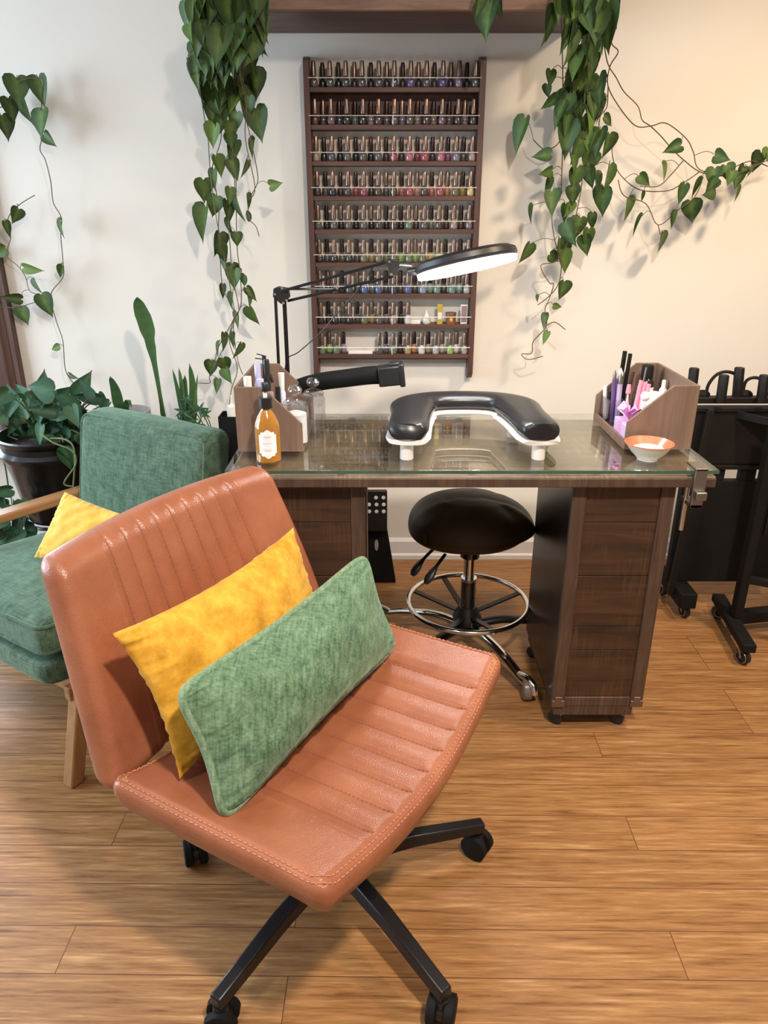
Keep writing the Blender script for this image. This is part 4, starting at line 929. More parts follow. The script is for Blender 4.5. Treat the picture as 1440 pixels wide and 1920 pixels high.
def newleaf():
    b = B(); lay = b.verts.layers.float.new('rib'); return b, lay
def vdep(x, y, Y, shelf):
    if not shelf: return Y
    k = max(0, min(1, (y - 75) / 110)); k = k * k * (3 - 2 * k)
    return 2.56 + (Y - 2.56) * k
def vine_plant(name, label, strands, leaves, Y, matl, dense=None, loc=None, seed=1, stem_r=.0016, ydep=.05, group=None, shelf=True):
    rs = random.Random(seed)
    top = ony(strands[0][0][0], strands[0][0][1], Y) if loc is None else Vector(loc)
    t = thing(name, label, 'plant', top, 0, group)
    b = B(); paths = []
    for st in strands:
        yo = rs.uniform(-ydep, ydep * .4); pts = [ony(x, y, vdep(x, y, Y, shelf) + (yo if y > 120 else -abs(yo) * .4) + .012 * math.sin(i * 1.3)) for i, (x, y) in enumerate(st)]
        if shelf and st[0][1] < -50: pts[0] = Vector((pts[0].x, 2.68, 2.095))
        sp = smooth_path(pts, 5); paths.append(sp); tube(b, sp, stem_r, 6)
    b2, lay = newleaf()
    for lf in leaves:
        x, y, s, a = lf[:4]; yy = vdep(x, y, Y, shelf) + rs.uniform(-ydep, ydep * .5 if y > 120 else 0)
        p = ony(x, y, yy); w = lf[4] if len(lf) > 4 else rs.uniform(.8, 1.05)
        sz = s / F * (Y / 1.05) ; yaw = rs.uniform(-.95, .95); L = sz * .93
        top_ = p + Vector((math.sin(R(a)) * -.45 * sz, 0, .45 * sz * math.cos(R(a))))
        add_leaf(b2, lay, top_, L, R(a), yaw, rs.uniform(-.35, .35), rs.uniform(.15, .5), w)
        # short curved leaf stalk to the nearest strand
        best = min((q for sp in paths for q in sp), key=lambda q: (q - top_).length + (0 if q.z > top_.z - .01 else .05))
        if (best - top_).length < .16:
            m = (best + top_) / 2 + Vector((0, -.008, .012)); tube(b, smooth_path([best, m, top_], 3), stem_r * .6, 5, cap=False)
    obj('stems', b, M['vine'], t, world=True); obj('foliage', b2, matl, t, world=True, ang=60)
    return t
def L_(s, x0=0, y0=0, k=1.0): return s
left_leaves = [(392,420,62,8,.62),(413,387,36,20),(425,397,40,-5,.7),(433,429,36,5,.6),(446,395,44,0,.6),(417,458,42,12,.8),(406,475,34,-20,.8),(422,489,38,-5,.8),(436,510,30,0),(444,523,38,10,.9),(458,508,26,60,.7),(466,527,26,30),(420,547,28,5,.5),(456,552,30,-35,.6),(466,564,28,5,.5),(438,564,30,5,.6),(449,602,34,15,.75),(463,593,38,-20,.7),(424,641,34,12,.6),(415,656,30,10,.5),(440,639,30,-5,.6),(459,658,34,25,.6),(400,691,32,10,.9),(417,687,34,-10,.9),(419,704,30,-25),(412,724,28,10,.6),(483,404,26,95,.8),(444,449,24,0,1),
 (383,358,38,0,1),(404,312,34,-10),(402,337,34,0,.6),(431,319,34,-15,.8),(446,317,38,20,.9),(435,368,28,10),(392,223,46,-8,.6),(415,237,32,10,.8),(408,254,38,15,.9),(423,212,40,-5,.7),(435,250,34,5,.8),(431,265,26,-5),(453,229,36,25,.9),(478,233,52,-8,.9),(479,279,34,0,.5),(475,158,46,-5,.9),(460,158,36,-20),(477,192,36,5,.6),(471,198,30,10),(442,177,34,0,.8),(448,290,44,15,.6),(496,346,24,-100,.9),(471,317,32,25,.4),(465,379,28,0,.4),(396,196,44,-15,.8),(381,181,36,-15,.8),(362,108,44,-12,.6),(367,142,46,-5,.6),(351,133,36,-20,.25),(352,65,28,-20),(355,35,42,5,.8),(383,133,52,-12,.7),(430,130,50,5),(415,150,52,0,.8),(400,160,44,-15),(440,60,60,5,.9),(400,50,58,15,.8),(378,75,44,-10,.7),(456,30,50,0),(474,60,60,-8,.7),(488,100,40,25,.8),(470,105,44,-5,.6),(420,90,56,10,.8),(400,100,54,-8,.7),(445,100,50,12,.9),(430,20,50,0),(385,15,44,10),(365,8,36,0),(403,12,54,-10),(480,15,50,10,.7),(496,30,44,0,.5),(412,190,40,0),(390,165,40,-10),(455,80,46,-10),(430,170,40,20),(362,30,38,0,.5),(408,130,50,20,.7)]
rl = random.Random(11)
for k in range(46):
    y = rl.uniform(0, 200); x = rl.uniform(368 + y * .06, 488 - y * .12); left_leaves.append((x, y, rl.uniform(32, 50), rl.uniform(-28, 28), rl.uniform(.5, .95)))
left_strands = [[(395,-60),(395,-20),(395,0),(380,60),(372,130),(380,200),(390,260),(392,290),(395,330),(404,400),(412,440),(420,480),(432,540),(438,575),(440,600),(425,640),(405,680),(400,690)],
 [(430,-60),(430,0),(435,80),(440,160),(438,230),(436,300),(440,350),(428,400),(432,470),(436,520),(448,580),(438,600),(440,640),(447,680),(455,702)],
 [(470,-60),(470,0),(465,80),(447,120),(450,170),(470,260),(482,320),(482,345),(466,378),(468,410),(480,425),(486,443)],
 [(410,-60),(410,0),(420,90),(405,180),(415,250),(406,290),(398,320),(410,385),(409,445),(413,490),(418,540),(435,575),(438,598),(410,650),(404,672),(393,705),(393,718),(372,718)],
 [(455,-60),(455,0),(460,90),(453,175),(440,205),(442,260),(443,400),(445,470),(450,510),(452,570),(438,600),(430,640),(445,690),(434,730),(430,760)],
 [(362,-60),(362,0),(368,60),(352,120),(372,165)], [(488,-60),(488,0),(478,70),(450,130),(462,195),(460,260),(478,350),(467,375)]]
vine_plant('trailing_philodendron', 'lush trailing vine hanging from the shelf left of the polish rack', left_strands, left_leaves, 2.76, M['leaf'], seed=3)
right_leaves = [(988,255,58,12,.7),(1035,244,40,-30,.8),(1033,148,26,5,.8),(1026,171,22,0),(1072,86,56,5,.7),(1076,139,54,10,.9),(1095,180,46,0,.9),(1117,172,50,-10,.8),(1072,199,40,25),(1060,192,34,60,.6),(1097,229,44,0,.9),(1121,227,26,-60),(1123,270,46,0,1.05),(1138,274,40,-5,.8),(1069,262,58,5,.7),(1089,285,40,10,1),(1069,307,34,-5,1),(1114,304,36,15),(1046,291,32,85,.8),(1044,324,24,70,.9),(1144,334,46,8,1),(1080,336,38,0,.9),(1100,334,38,-5,.9),(1114,345,38,0,.6),(1031,352,34,5,.5),(1132,379,50,5,.8),(1048,369,28,15,.7),(1069,367,32,-10,.9),(1031,382,42,-5,.7),(1170,394,42,-15,1),(998,401,32,0,.35),(1059,401,34,0,.5),(1076,394,30,20,.7),(1089,427,36,10,.95),(1110,416,32,0,.6),(1050,439,46,-30,.9),(1102,450,40,0,.6),(1089,461,36,-15,.8),(1069,469,28,20,.6),(1048,465,34,0),(996,476,38,15,.9),(1020,484,28,-60,.9),(1052,491,42,-12,.7),(1057,545,34,5,1.1),(1008,560,14,0,.5),(1029,575,20,-80,.7),(1022,602,28,0,.6),(1029,634,26,15,.6),(1189,339,26,-50,.9),(1239,322,32,0,.6),(1288,279,30,70,.9),(1329,296,28,-70,1),(1284,364,34,10,.6),(1288,397,40,-15,1),(1267,412,30,10,.4),(1237,455,36,-8,1.1),(1206,424,40,15,.2),(1320,352,36,25,.3),(1337,334,32,0),(1356,360,40,70,.9),(1378,364,28,-10,.8),(1354,326,30,-20),(1372,334,24,10),(1399,326,28,30),(1387,340,26,10),(1346,348,26,30),(1429,304,34,20,.8),(1436,290,24,-10),(1412,322,20,20,.4),(1205,369,18,0,.4),
 (1140,50,66,5,.9),(1069,22,58,0,.7),(1046,45,44,15,.6),(1102,22,50,10,.8),(1125,20,44,-5,.7),(1085,40,50,-8,.7),(1120,55,44,0),(1150,25,40,-10,.6),(1048,15,44,5,.8),(1035,60,46,10,.5),(1088,110,42,12),(1105,95,40,-5,.8),(1120,125,36,10,.4),(1133,170,36,10,.3),(1100,140,44,5,.8),(1115,200,40,0,.8),(1062,165,40,0,.7),(1070,225,40,15,.7),(1085,250,36,-10,.7),(1085,215,44,10,.8),(1105,265,36,0,.7),(1060,240,36,-5,.6),(915,40,52,-3,1.0),(905,5,44,10,.7),(925,10,40,-10,.7)]
for k in range(26):
    y = rl.uniform(0, 240); x = rl.uniform(1052, 1128); right_leaves.append((x, y, rl.uniform(30, 46), rl.uniform(-28, 28), rl.uniform(.45, .9)))
right_strands = [[(1080,-60),(1080,0),(1078,130),(1075,200),(1093,250),(1092,330),(1085,380),(1070,440),(1045,488),(1014,498),(1030,530),(1038,533),(1030,560),(1022,580),(1024,612),(1000,640),(997,662),(978,664),(990,674),(1018,668)],
 [(1098,-60),(1098,0),(1100,130),(1105,220),(1110,300),(1120,350)],
 [(1050,-60),(1050,0),(1055,130),(1055,200),(1055,260),(1053,330),(1050,370),(1035,400),(1040,450),(1052,490),(1048,530),(1030,555),(1008,572)],
 [(1120,-60),(1120,0),(1132,79),(1140,120),(1155,145),(1170,172),(1196,199),(1204,225),(1219,236),(1239,255),(1258,277),(1282,300),(1312,322),(1350,330),(1387,322),(1440,296),(1475,285)],
 [(1140,-60),(1143,30),(1146,79),(1159,97),(1144,124),(1140,161),(1162,202),(1192,236),(1222,236),(1249,231),(1286,259),(1300,285),(1312,318),(1370,328),(1440,300)],
 [(1312,322),(1275,347),(1249,358),(1200,356),(1165,330),(1150,300),(1147,270)], [(1282,300),(1256,330),(1234,349),(1200,349)], [(1316,341),(1301,371),(1271,394),(1234,422),(1211,382),(1170,367),(1159,337)],
 [(1053,260),(1040,275),(1020,280),(1000,262)], [(1140,161),(1138,200),(1125,220),(1122,260)], [(1350,330),(1380,312),(1410,302),(1440,312)], [(1022,612),(1040,604),(1060,618)], [(915,-60),(915,0),(915,20)], [(1234,422),(1238,440)], [(1104,30),(1100,60),(1102,120)]]
vine_plant('trailing_philodendron', 'long trailing vine right of the polish rack with bare stems reaching right', right_strands, right_leaves, 2.78, M['leaf'], seed=5, stem_r=.0018)
fl_leaves = [(37,173,46,5,1),(40,207,42,-12,.8),(73,173,46,-8,.8),(83,233,44,0,1.1),(17,207,38,-5,.9),(7,240,40,0,1),(78,263,26,-40),(43,405,28,30,1),(10,430,28,-10,.6),(22,473,30,60,.9),(30,505,38,-80,.6),(63,537,30,-20,.8),(53,558,36,100,.6),(78,573,42,-15,.9),(40,593,34,-8,1),(113,428,34,-12,.9),(125,510,28,30,.6),(120,653,20,70,.8),(123,705,22,-70,.7)]
fl_strands = [[(-25,215),(0,202),(17,192),(40,152),(75,152),(78,200),(80,250),(75,280),(85,300),(95,340),(100,380),(115,408),(114,440),(118,490),(118,520),(95,553),(105,600),(118,640),(122,690),(135,715),(165,745),(185,765)],
 [(65,366),(35,385),(15,410),(20,445),(12,478),(35,500),(48,520),(58,548),(92,556),(55,570),(30,577),(0,575)]]
vine_plant('wall_vine', 'sparse leafy vine pinned to the wall near the window post', fl_strands, fl_leaves, 2.86, M['leaf'], seed=8, ydep=.02, shelf=False)

# ---------------------------------------------------------------- potted plants on the left
def blob_plant(t, centre, rad, n, size, mat, seed, up=.3, stems_from=None, width=(.7, 1.0), name='foliage'):
    rs = random.Random(seed); b, lay = newleaf(); bs = B(); c = Vector(centre)
    for k in range(n):
        a = rs.uniform(0, 2 * PI); e = rs.uniform(-.25, 1) ; r = rs.uniform(.45, 1)
        d = Vector((math.cos(a) * math.cos(e), math.sin(a) * math.cos(e), math.sin(e)))
        p = c + Vector((d.x * rad[0] * r, d.y * rad[1] * r, d.z * rad[2] * r))
        sz = rs.uniform(*size); add_leaf(b, lay, p, sz, rs.uniform(-1.6, 1.6) + (PI if rs.random() < up else 0), rs.uniform(-.8, .8), rs.uniform(-1.1, .5), rs.uniform(.2, .5), rs.uniform(*width))
        m = (p + c) / 2 + Vector((0, 0, .04)); base = c + Vector((d.x * .04, d.y * .04, -rad[2] * .3)); tube(bs, smooth_path([base, m, p], 3), .0022, 5, cap=False)
    obj(name, b, mat, t, world=True, ang=60); obj('stems', bs, M['vine_g'], t, world=True)
PX, PY = ony(100, 850, 2.58).x, 2.58
zr = ony(100, 822, PY - .1).z - .005; zb = .34
st = thing('plant_stand', 'black metal plant stand under the big glazed pot', 'stand', (PX, PY, 0))
b = B(); tube(b, [(.13 * math.cos(R(a)), .13 * math.sin(R(a)), zb - .008) for a in range(0, 360, 15)], .007, 8, closed=True); obj('ring', b, M['black_metal'], st)
for k in range(4):
    a = R(35 + 90 * k); b = B(); tube(b, [(.135 * math.cos(a), .135 * math.sin(a), .0), (.135 * math.cos(a), .135 * math.sin(a), zb + .05)], .008, 8); obj('leg', b, M['black_metal'], st)
pt = thing('potted_pothos', 'large leafy pothos in a dark glazed ceramic pot by the window', 'plant', (PX, PY, zb))
hh = zr - zb
b = B(); lathe(b, [(0, 0), (.118, 0), (.122, .01), (.150, hh * .55), (.165, hh * .74), (.176, hh * .78), (.178, hh * .82), (.166, hh * .86), (.166, hh * .92), (.180, hh * .97), (.183, hh), (.172, hh + .003), (.160, hh * .9), (.150, hh * .85), (0, hh * .85)], 48); obj('pot', b, M['pot'], pt)
b = B(); lathe(b, [(0, hh * .86), (.08, hh * .88), (.158, hh * .86)], 30); obj('soil', b, M['soil'], pt)
rs = random.Random(21); b, lay = newleaf(); bs = B()
lf = [(75,723,50,188,.75),(130,722,54,215,.7),(118,730,50,100,1),(100,745,46,10,.8),(103,772,52,150,.8),(122,768,50,105,.6),(33,747,46,60,.7),(45,770,48,20,.8),(67,797,52,-10,.8),(95,805,54,-60,.9),(60,760,44,30,.8),(157,750,46,110,.6),(193,727,46,120,.6),(205,745,52,95,.5),(167,770,44,60,.6),(180,755,40,-30,.7),(123,860,46,-5,.7),(112,850,34,15,.6),(137,812,40,80,.6),(22,790,36,60,.6),(30,770,44,80,.5),(80,770,48,0),(140,850,34,-10),(70,745,44,-20),(150,790,40,-30,.6),(88,735,40,170),(48,735,42,120,.6),(120,800,46,40,.8),(40,800,40,30,.5),(85,815,40,10,.7),(172,742,40,60,.5),(215,770,40,30,.5),(140,890,30,0,.8),(135,925,24,10,.7),(150,830,38,-20),(132,780,40,-20)]
for (x, y, s, a, w) in [(q + (.8,))[:5] for q in lf]:
    yy = PY + rs.uniform(-.16, .02); p = ony(x, y, yy); sz = s / F * 2.35
    top_ = p + Vector((-math.sin(R(a)) * .45 * sz, 0, .45 * sz * math.cos(R(a))))
    add_leaf(b, lay, top_, sz, R(a), rs.uniform(-.5, .5), rs.uniform(-.7, .2), rs.uniform(.2, .5), w)
    c0 = Vector((PX + (p.x - PX) * .25, PY + rs.uniform(-.05, .05), zr - .03)); tube(bs, smooth_path([c0, (c0 + top_) / 2 + Vector((0, 0, .03)), top_], 4), .0024, 6, cap=False)
for k in range(40):
    x = rs.uniform(20, 150); y = rs.uniform(735, 815); p = ony(x, y, PY + rs.uniform(-.1, .14)); s = rs.uniform(36, 52) / F * 2.35
    add_leaf(b, lay, p, s, rs.uniform(-3.1, 3.1), rs.uniform(-.8, .8), rs.uniform(-1, .4), .3, rs.uniform(.5, .9))
tube(bs, smooth_path([ony(75, 812, PY - .17), ony(100, 830, PY - .2), ony(135, 845, PY - .21), ony(142, 870, PY - .21), ony(120, 905, PY - .2), ony(135, 912, PY - .2)], 5), .003, 6)
tube(bs, smooth_path([ony(95, 822, PY - .17), ony(125, 825, PY - .2), ony(140, 850, PY - .21), ony(136, 930, PY - .2)], 5), .003, 6)
tube(bs, smooth_path([Vector((PX - .12, PY, zr - .03)), ony(-6, 815, PY + .05), ony(0, 855, PY + .05), ony(8, 868, PY + .05), ony(13, 895, PY + .05), ony(17, 925, PY + .05)], 5), .003, 6)
obj('foliage', b, M['leaf_d'], pt, world=True, ang=60); obj('stems', bs, M['vine_g'], pt, world=True)
# small terracotta pot below
TX, TY = ony(18, 1045, 2.33).x, 2.33
t = thing('potted_plant', 'small leafy plant in a terracotta pot on the floor behind the armchair arm', 'plant', (TX, TY, 0))
b = B(); lathe(b, [(0, 0), (.07, 0), (.10, .22), (.11, .22), (.112, .26), (.10, .262), (.096, .235), (0, .23)], 30); obj('pot', b, M['terra'], t)
b, lay = newleaf(); bs = B(); rs = random.Random(5)
for (x, y, s, a, w) in ((20,918,46,85,.6),(8,935,44,70,.7),(42,938,42,-20,.9),(22,955,40,40,.8),(15,985,44,120,.8),(35,990,40,200,.8),(30,1020,48,-80,.7),(48,1025,40,-20,.8),(8,1000,40,20,.8),(55,1005,34,0,.8),(15,1035,40,60,.7),(40,965,34,160,.7),(-5,960,44,0,.8),(5,1020,40,-30,.8)):
    p = ony(x, y, TY + rs.uniform(-.1, .05)); sz = s / F * 2.3
    add_leaf(b, lay, p, sz, R(a), rs.uniform(-.4, .4), rs.uniform(-.6, .3), .3, w); c0 = Vector((TX, TY, .25)); tube(bs, smooth_path([c0, (c0 + p) / 2 + Vector((.01, 0, .02)), p], 3), .002, 5, cap=False)
for k in range(22):
    p = Vector((TX + rs.uniform(-.12, .12), TY + rs.uniform(-.08, .1), rs.uniform(.27, .45))); add_leaf(b, lay, p, rs.uniform(.05, .075), rs.uniform(-2, 2), rs.uniform(-.6, .6), rs.uniform(-.8, .3), .3, .8)
obj('foliage', b, M['leaf_d'], t, world=True, ang=60); obj('stems', bs, M['vine_g'], t, world=True)
# bench behind the armchair carrying pots
bn = thing('plant_bench', 'low dark bench behind the armchair carrying three potted plants', 'bench', (-.68, 2.66, 0))
b = B(); bx(b, -.30, .30, -.13, .13, .38, .41); obj('bench_top', b, M['walnut'], bn, bevel=.003)
for sx_ in (-.27, .27):
    for sy_ in (-.10, .10): b = B(); bx(b, sx_ - .015, sx_ + .015, sy_ - .015, sy_ + .015, 0, .38); obj('leg', b, M['walnut_v'], bn)
def pot(t, r, h, m):
    b = B(); lathe(b, [(0, 0), (r * .75, 0), (r * .97, h * .92), (r, h * .92), (r, h), (r * .92, h), (r * .9, h * .9), (0, h * .9)], 32); obj('pot', b, m, t)
    b = B(); lathe(b, [(0, h * .91), (r * .89, h * .90)], 24); obj('soil', b, M['soil'], t)
def blade(b, lay, base, pts, w, tw=0, wp=None):
    # long sword-shaped leaf along pts
    pts = smooth_path([base] + pts, 6); n = len(pts); prev = None
    for i, p in enumerate(pts):
        s = i / (n - 1); ww = w * (math.sin(PI * min(1, .18 + .82 * s)) ** .7) * (1 if s < .9 else (1 - s) / .1 * .9 + .02)
        if wp:
            for (s0, w0), (s1, w1) in zip(wp, wp[1:]):
                if s0 <= s <= s1: ww = w0 + (w1 - w0) * (s - s0) / (s1 - s0)
        a = tw * s; d = Vector((math.cos(a), math.sin(a), 0)); k = Vector((-d.y, d.x, 0))
        cur = [b.verts.new(p - d * ww), b.verts.new(p + k * ww * .3), b.verts.new(p + d * ww)]
        for v_, r_ in zip(cur, (0, .6 * (i % 3 == 0), 0)): v_[lay] = r_
        if prev:
            for j in (0, 1): b.faces.new((prev[j], prev[j + 1], cur[j + 1], cur[j]))
        prev = cur
sxp = ony(318, 790, 2.64).x
t = thing('snake_plant', 'snake plant with one tall twisted leaf and upright blades behind the armchair', 'plant', (sxp, 2.66, .4105)); pot(t, .072, .22, M['greypot'])
b, lay = newleaf(); z_s = .63
blade(b, lay, Vector((sxp - .02, 2.66, z_s)), [ony(305, 770, 2.65), ony(293, 700, 2.65), ony(283, 650, 2.65), ony(274, 610, 2.65), ony(262, 575, 2.65), ony(257, 557, 2.65)], .025, .3, [(0, .010), (.25, .007), (.40, .010), (.50, .017), (.55, .017), (.62, .026), (.75, .027), (.88, .018), (1, .001)])
for (tip, mid, base_, w) in (((323, 690), (335, 740), (346, 800), .011), ((335, 688), (341, 730), (344, 800), .011), ((347, 702), (345, 745), (347, 800), .019), ((355, 680), (362, 735), (357, 800), .017), ((371, 700), (366, 745), (360, 800), .007), ((300, 745), (304, 775), (312, 800), .008)):
    blade(b, lay, Vector((sxp + .02 * (base_[0] - 340) / 10, 2.65, z_s)), [ony(*base_, 2.645), ony(*mid, 2.64), ony(*tip, 2.64)], w, rs.uniform(-.3, .3))
obj('blades', b, M['snake'], t, world=True, ang=60)
vx = ony(372, 800, 2.60).x + .035
t = thing('umbrella_plant', 'small umbrella plant with star shaped leaflets beside the snake plant', 'plant', (vx, 2.63, .4105)); pot(t, .045, .20, M['greypot'])
b, lay = newleaf(); bs = B(); rs = random.Random(14)
for (x, y, s) in ((345,772,24),(352,790,26),(375,768,20),(372,797,18),(338,790,20),(330,800,18),(358,815,24),(340,812,22),(322,812,20),(385,775,16),(348,750,16)):
    c = ony(x, y, 2.60)
    for k in range(7):
        a = 2 * PI * k / 7 + rs.uniform(-.2, .2); add_leaf(b, lay, c, s / F * 2.2, a, rs.uniform(-.3, .3), rs.uniform(-.5, .1), .2, .45, 'oval')
    c0 = Vector((vx, 2.63, .59)); tube(bs, smooth_path([c0, (c0 + c) / 2 + Vector((.01, 0, .01)), c], 3), .002, 5, cap=False)
obj('foliage', b, M['leaf_d'], t, world=True, ang=60); obj('stems', bs, M['vine_g'], t, world=True)
ax_ = ony(232, 780, 2.62).x
t = thing('spear_plant', 'plant with a single upright spear leaf in a wide grey pot behind the armchair', 'plant', (ax_, 2.655, .4105)); pot(t, .085, ony(232, 776, 2.6).z - .4105, M['greypot'])
b, lay = newleaf(); zt_ = ony(232, 782, 2.6).z
blade(b, lay, Vector((ax_ - .01, 2.655, zt_)), [ony(223, 760, 2.64), ony(216, 730, 2.63), ony(206, 705, 2.62)], .020, .2); blade(b, lay, Vector((ax_, 2.655, zt_)), [ony(236, 765, 2.64), ony(240, 750, 2.63), ony(247, 765, 2.6)], .012, -.3)
obj('blades', b, M['snake'], t, world=True, ang=60)
# black bin with white bottle, left of the desk
bp = ony(428, 800, 2.62)
t = thing('storage_bin', 'small black bin just left of the desk organizer', 'bin', (bp.x + .01, 2.66, .4105)); ztop = ony(428, 782, 2.62).z
b = B(); h_ = ztop - .4105
for (x0, x1, y0, y1) in ((-.045, .055, -.04, -.036), (-.045, .055, .046, .05), (-.045, -.041, -.036, .046), (.051, .055, -.036, .046)): bx(b, x0, x1, y0, y1, 0, h_)
bx(b, -.041, .051, -.036, .046, 0, .01); obj('bin_body', b, M['matte_black'], t)
lt('white_bottle', [('bottle', [(0, 0), (.020, 0), (.021, .004), (.021, h_ - .0), (.018, h_ + .02), (.008, h_ + .028), (0, h_ + .028)], M['white']), ('nozzle', [(0, h_ + .028), (.006, h_ + .028), (.004, h_ + .06), (0, h_ + .062)], M['white'])],
   'white squeeze bottle with a nozzle standing in the black bin', 'bottle', (bp.x + .012, 2.66, .4215))

# ---------------------------------------------------------------- black wheeled equipment on the right
t = thing('wheeled_rack', 'black wheeled rack with padded posts against the wall right of the desk', 'rack', (1.28, 2.47, 0))
RYk = 2.46; xL = 1.055; xR = 1.62
b = B(); bx(b, xL, xR, RYk, RYk + .03, .575, .765); obj('upper_panel', b, M['rack_black'], t, world=True, bevel=.003)
b = B(); bx(b, xL, xR, RYk - .008, RYk + .035, .765, .780); bx(b, xL, xR, RYk + .0, RYk + .04, .792, .812); bx(b, xL, xR, RYk - .012, RYk + .03, .560, .575); obj('top_rail', b, M['rack_black'], t, world=True, bevel=.002)
b = B(); bx(b, xL, 1.44, RYk, RYk + .03, .115, .515); bx(b, xL, 1.20, RYk, RYk + .03, .515, .56); bx(b, 1.255, 1.31, RYk, RYk + .03, .515, .56); obj('lower_panel', b, M['matte_black'], t, world=True, bevel=.003)
b = B(); prism(b, [(xL, .075), (xL + .02, .075), (xL + .055, .78), (xL + .035, .78)], RYk - .035, RYk - .012, 'y'); obj('side_upright', b, M['rack_black'], t, world=True, bevel=.002)
b = B(); bx(b, 1.075, 1.135, 2.36, 2.60, .055, .115); obj('base_foot', b, M['matte_black'], t, world=True, bevel=.004)
b = B(); bx(b, 1.52, 1.58, 2.36, 2.60, .055, .115); obj('base_foot', b, M['matte_black'], t, world=True, bevel=.004)
b = B(); bx(b, 1.53, 1.57, RYk, RYk + .03, .1, .6); obj('rear_upright', b, M['matte_black'], t, world=True)
def wheel(parent, x, y, a=R(20)):
    b = B(); caster(b, (x, y, 0), .027, .018, a); w = obj('castor', b, M['black'], parent, world=True)
    d = Vector((math.cos(a), math.sin(a), 0)); c = Vector((x, y, .027))
    b = B(); tube(b, [c - d * .0105 + Vector((math.cos(q * PI / 12) * -d.y, math.cos(q * PI / 12) * d.x, math.sin(q * PI / 12))) * .020 for q in range(24)], .002, 6, closed=True)
    tube(b, [c - d * .014, c + d * .014], .005, 8); tube(b, [c + d * .012, c + d * .012 + Vector((-d.y, d.x, 0)) * .012 + Vector((0, 0, .03))], .005, 8); tube(b, [c - d * .012, c - d * .012 + Vector((-d.y, d.x, 0)) * .012 + Vector((0, 0, .03))], .004, 8)
    bmesh.ops.translate(b, vec=-parent.location, verts=b.verts); o = obj('castor_rim', b, M['steel'], None); o.parent = w
wheel(t, 1.092, 2.575, R(15)); wheel(t, 1.112, 2.40, R(15)); wheel(t, 1.55, 2.575); wheel(t, 1.55, 2.40)
for (px, y1, y0, Y) in ((1302, 690, 735, 2.49), (1358, 703, 742, 2.45), (1387, 689, 742, 2.49), (1434, 703, 742, 2.45), (1470, 692, 742, 2.49)):
    a = ony(px, y1, Y); c = ony(px - 5, y0, Y); b = B(); tube(b, [(c.x, Y, .812 if Y > 2.47 else .80), (a.x, Y, a.z - .003), (a.x, Y, a.z)], [.0165, .0165, .014], 20); obj('foam_post', b, M['rack_black'], t, world=True)
for (pts) in ([(1324, 742), (1328, 722), (1343, 703), (1362, 697), (1380, 703), (1388, 722), (1386, 742)], [(1392, 742), (1398, 716), (1415, 708), (1432, 716), (1438, 742)]):
    b = B(); q = [ony(x, y, 2.505) for x, y in pts]; tube(b, smooth_path(q, 5), .0055, 10); obj('handle_loop', b, M['rack_black'], t, world=True)
for (px) in (1318, 1398):
    b = B(); c = ony(px, 733, 2.50); bmesh.ops.create_uvsphere(b, u_segments=16, v_segments=10, radius=.02, matrix=Matrix.Translation((c.x, 2.50, .815)) @ Matrix.Diagonal((1.3, 1, .8, 1))); obj('knob', b, M['matte_black'], t, world=True)
# wheeled tray stand in front
t = thing('tray_stand', 'black wheeled tray stand at the right edge in front of the rack', 'stand', (1.22, 2.24, 0))
b = B(); q0 = Vector((1.195, 2.085, 0)); q1 = Vector((1.235, 2.40, 0)); d = (q1 - q0).normalized(); s = Vector((-d.y, d.x, 0))
def slab(b, p, q, w, z0, z1):
    d = (q - p).normalized(); s = Vector((-d.y, d.x, 0)) * w / 2; v = [(p + s), (p - s), (q - s), (q + s)]
    prism(b, [(a.x, a.y) for a in v], z0, z1, 'z')
slab(b, q0 - d * .02, q1 + d * .02, .044, .058, .088); obj('base_bar', b, M['matte_black'], t, world=True, bevel=.004)
b = B(); slab(b, Vector((1.215, 2.27, 0)), Vector((1.60, 2.34, 0)), .04, .05, .095); slab(b, Vector((1.60, 2.10, 0)), Vector((1.60, 2.44, 0)), .044, .058, .088); obj('cross_bar', b, M['matte_black'], t, world=True, bevel=.004)
b = B(); bx(b, 1.213, 1.243, 2.235, 2.27, .088, .80); obj('post', b, M['matte_black'], t, world=True, bevel=.003)
b = B(); bx(b, 1.258, 1.266, 2.24, 2.25, .40, .76); obj('cable_strip', b, M['rack_black'], t, world=True)
b = B(); p = Vector((1.24, 2.2, .235)); flatbar(b, Vector((1.235, 2.25, .235)), Vector((1.50, 2.12, .235)), .03, .02); obj('brace', b, M['rack_black'], t, world=True)
b = B(); tl = onz(1391, 778, .765); X0_, Y0_ = tl.x, tl.y
prism(b, [(X0_, Y0_ + .05), (X0_ + .04, Y0_ + .08), (X0_ + .5, Y0_ + .08), (X0_ + .5, Y0_ - .25), (X0_ + .20, Y0_ - .25)], .742, .748, 'z'); 
rim = [Vector((X0_, Y0_ + .05, .755)), Vector((X0_ + .04, Y0_ + .08, .755)), Vector((X0_ + .5, Y0_ + .08, .755)), Vector((X0_ + .5, Y0_ - .25, .755)), Vector((X0_ + .20, Y0_ - .25, .755))]
for p, q in zip(rim, rim[1:] + rim[:1]): slab(b, Vector((p.x, p.y, 0)), Vector((q.x, q.y, 0)), .008, .742, .768)
obj('tray', b, M['rack_black'], t, world=True, bevel=.002)
wheel(t, 1.193, 2.095, R(25)); wheel(t, 1.240, 2.395, R(80)); wheel(t, 1.60, 2.12); wheel(t, 1.60, 2.42)

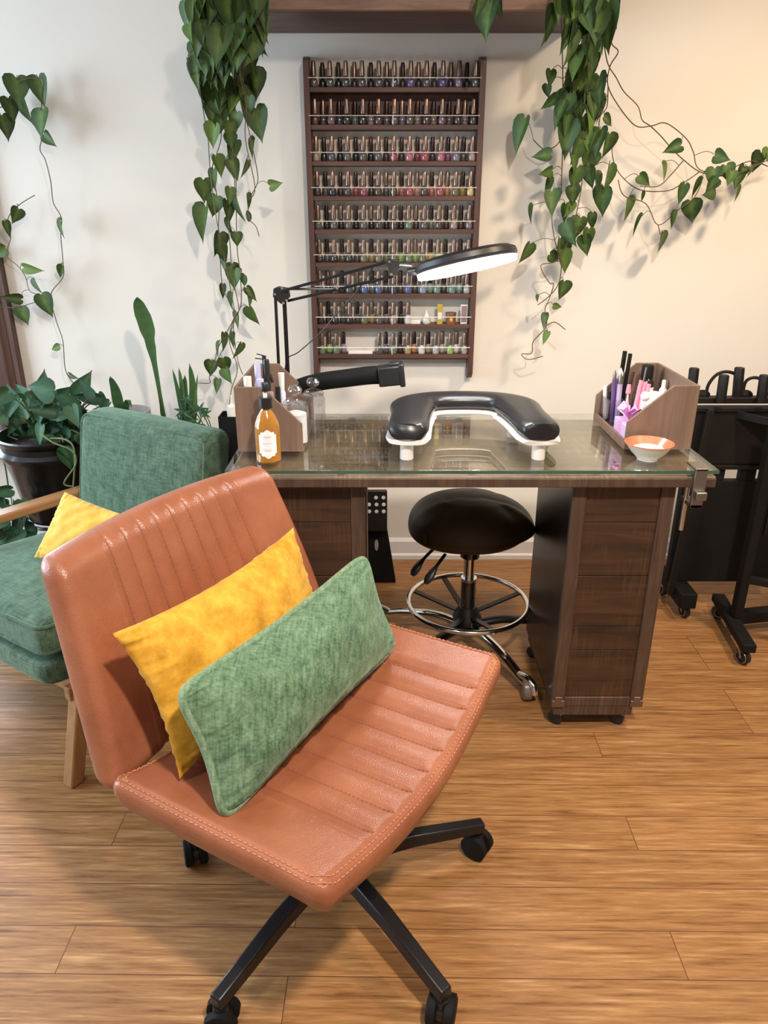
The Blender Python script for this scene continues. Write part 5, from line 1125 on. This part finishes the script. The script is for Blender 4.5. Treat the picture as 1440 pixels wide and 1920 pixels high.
# ---------------------------------------------------------------- light
def lamp(name, kind, loc, energy, col, size=.2, target=None, **k):
    l = bpy.data.lights.new(name, kind); l.energy = energy; l.color = col
    if kind == 'AREA': l.shape = 'DISK'; l.size = size
    else: l.shadow_soft_size = size
    for a, v in k.items(): setattr(l, a, v)
    o = bpy.data.objects.new(name, l); link(o); o.location = loc
    if target: o.rotation_euler = (Vector(target) - Vector(loc)).to_track_quat('-Z', 'Y').to_euler()
    return o
lamp('ceiling_key', 'SPOT', (.50, .05, 2.62), 215, (1, .88, .76), .07, (.2, 1.5, .2), spot_size=R(112), spot_blend=1.0)
lamp('ceiling_warm', 'SPOT', (1.55, 1.45, 2.6), 135, (1, .77, .52), .10, (1.3, 2.5, .3), spot_size=R(125), spot_blend=1.0)
lamp('ceiling_left', 'SPOT', (-.7, .3, 2.62), 44, (1, .94, .87), .12, (-.8, 1.6, .1), spot_size=R(100), spot_blend=1.0)
o = lamp('window_daylight', 'AREA', (-2.22, 3.12, 1.43), 70, (.66, .83, 1), 1.3, (-2.0, 2.0, 1.2)); o.data.shape = 'RECTANGLE'; o.data.size = 1.35; o.data.size_y = 1.85; o.rotation_euler = (R(-90), 0, 0)
o = lamp('left_cool_fill', 'AREA', (-3.42, 1.7, 1.38), 165, (.66, .83, 1), 1.3, (-2.0, 1.7, 1.38)); o.data.shape = 'RECTANGLE'; o.data.size = 1.7; o.data.size_y = 1.6; o.rotation_euler = (0, R(-90), 0)  # added fill lamp that cools the left end of the back wall
w = bpy.data.worlds.new('World'); bpy.context.scene.world = w; w.use_nodes = True
bg = w.node_tree.nodes['Background']; bg.inputs[0].default_value = (1, .93, .86, 1); bg.inputs[1].default_value = .34

cam = bpy.data.cameras.new('Camera'); co = bpy.data.objects.new('Camera', cam); link(co)
co.location = (0, 0, H); co.rotation_euler = (R(90) - TH, 0, 0)
cam.sensor_fit = 'VERTICAL'; cam.sensor_height = 36; cam.lens = F / 1920 * 36; cam.clip_start = .05
bpy.context.scene.camera = co
vs = bpy.context.scene.view_settings; vs.view_transform = 'Standard'; vs.look = 'None'; vs.exposure = .24; vs.gamma = 1
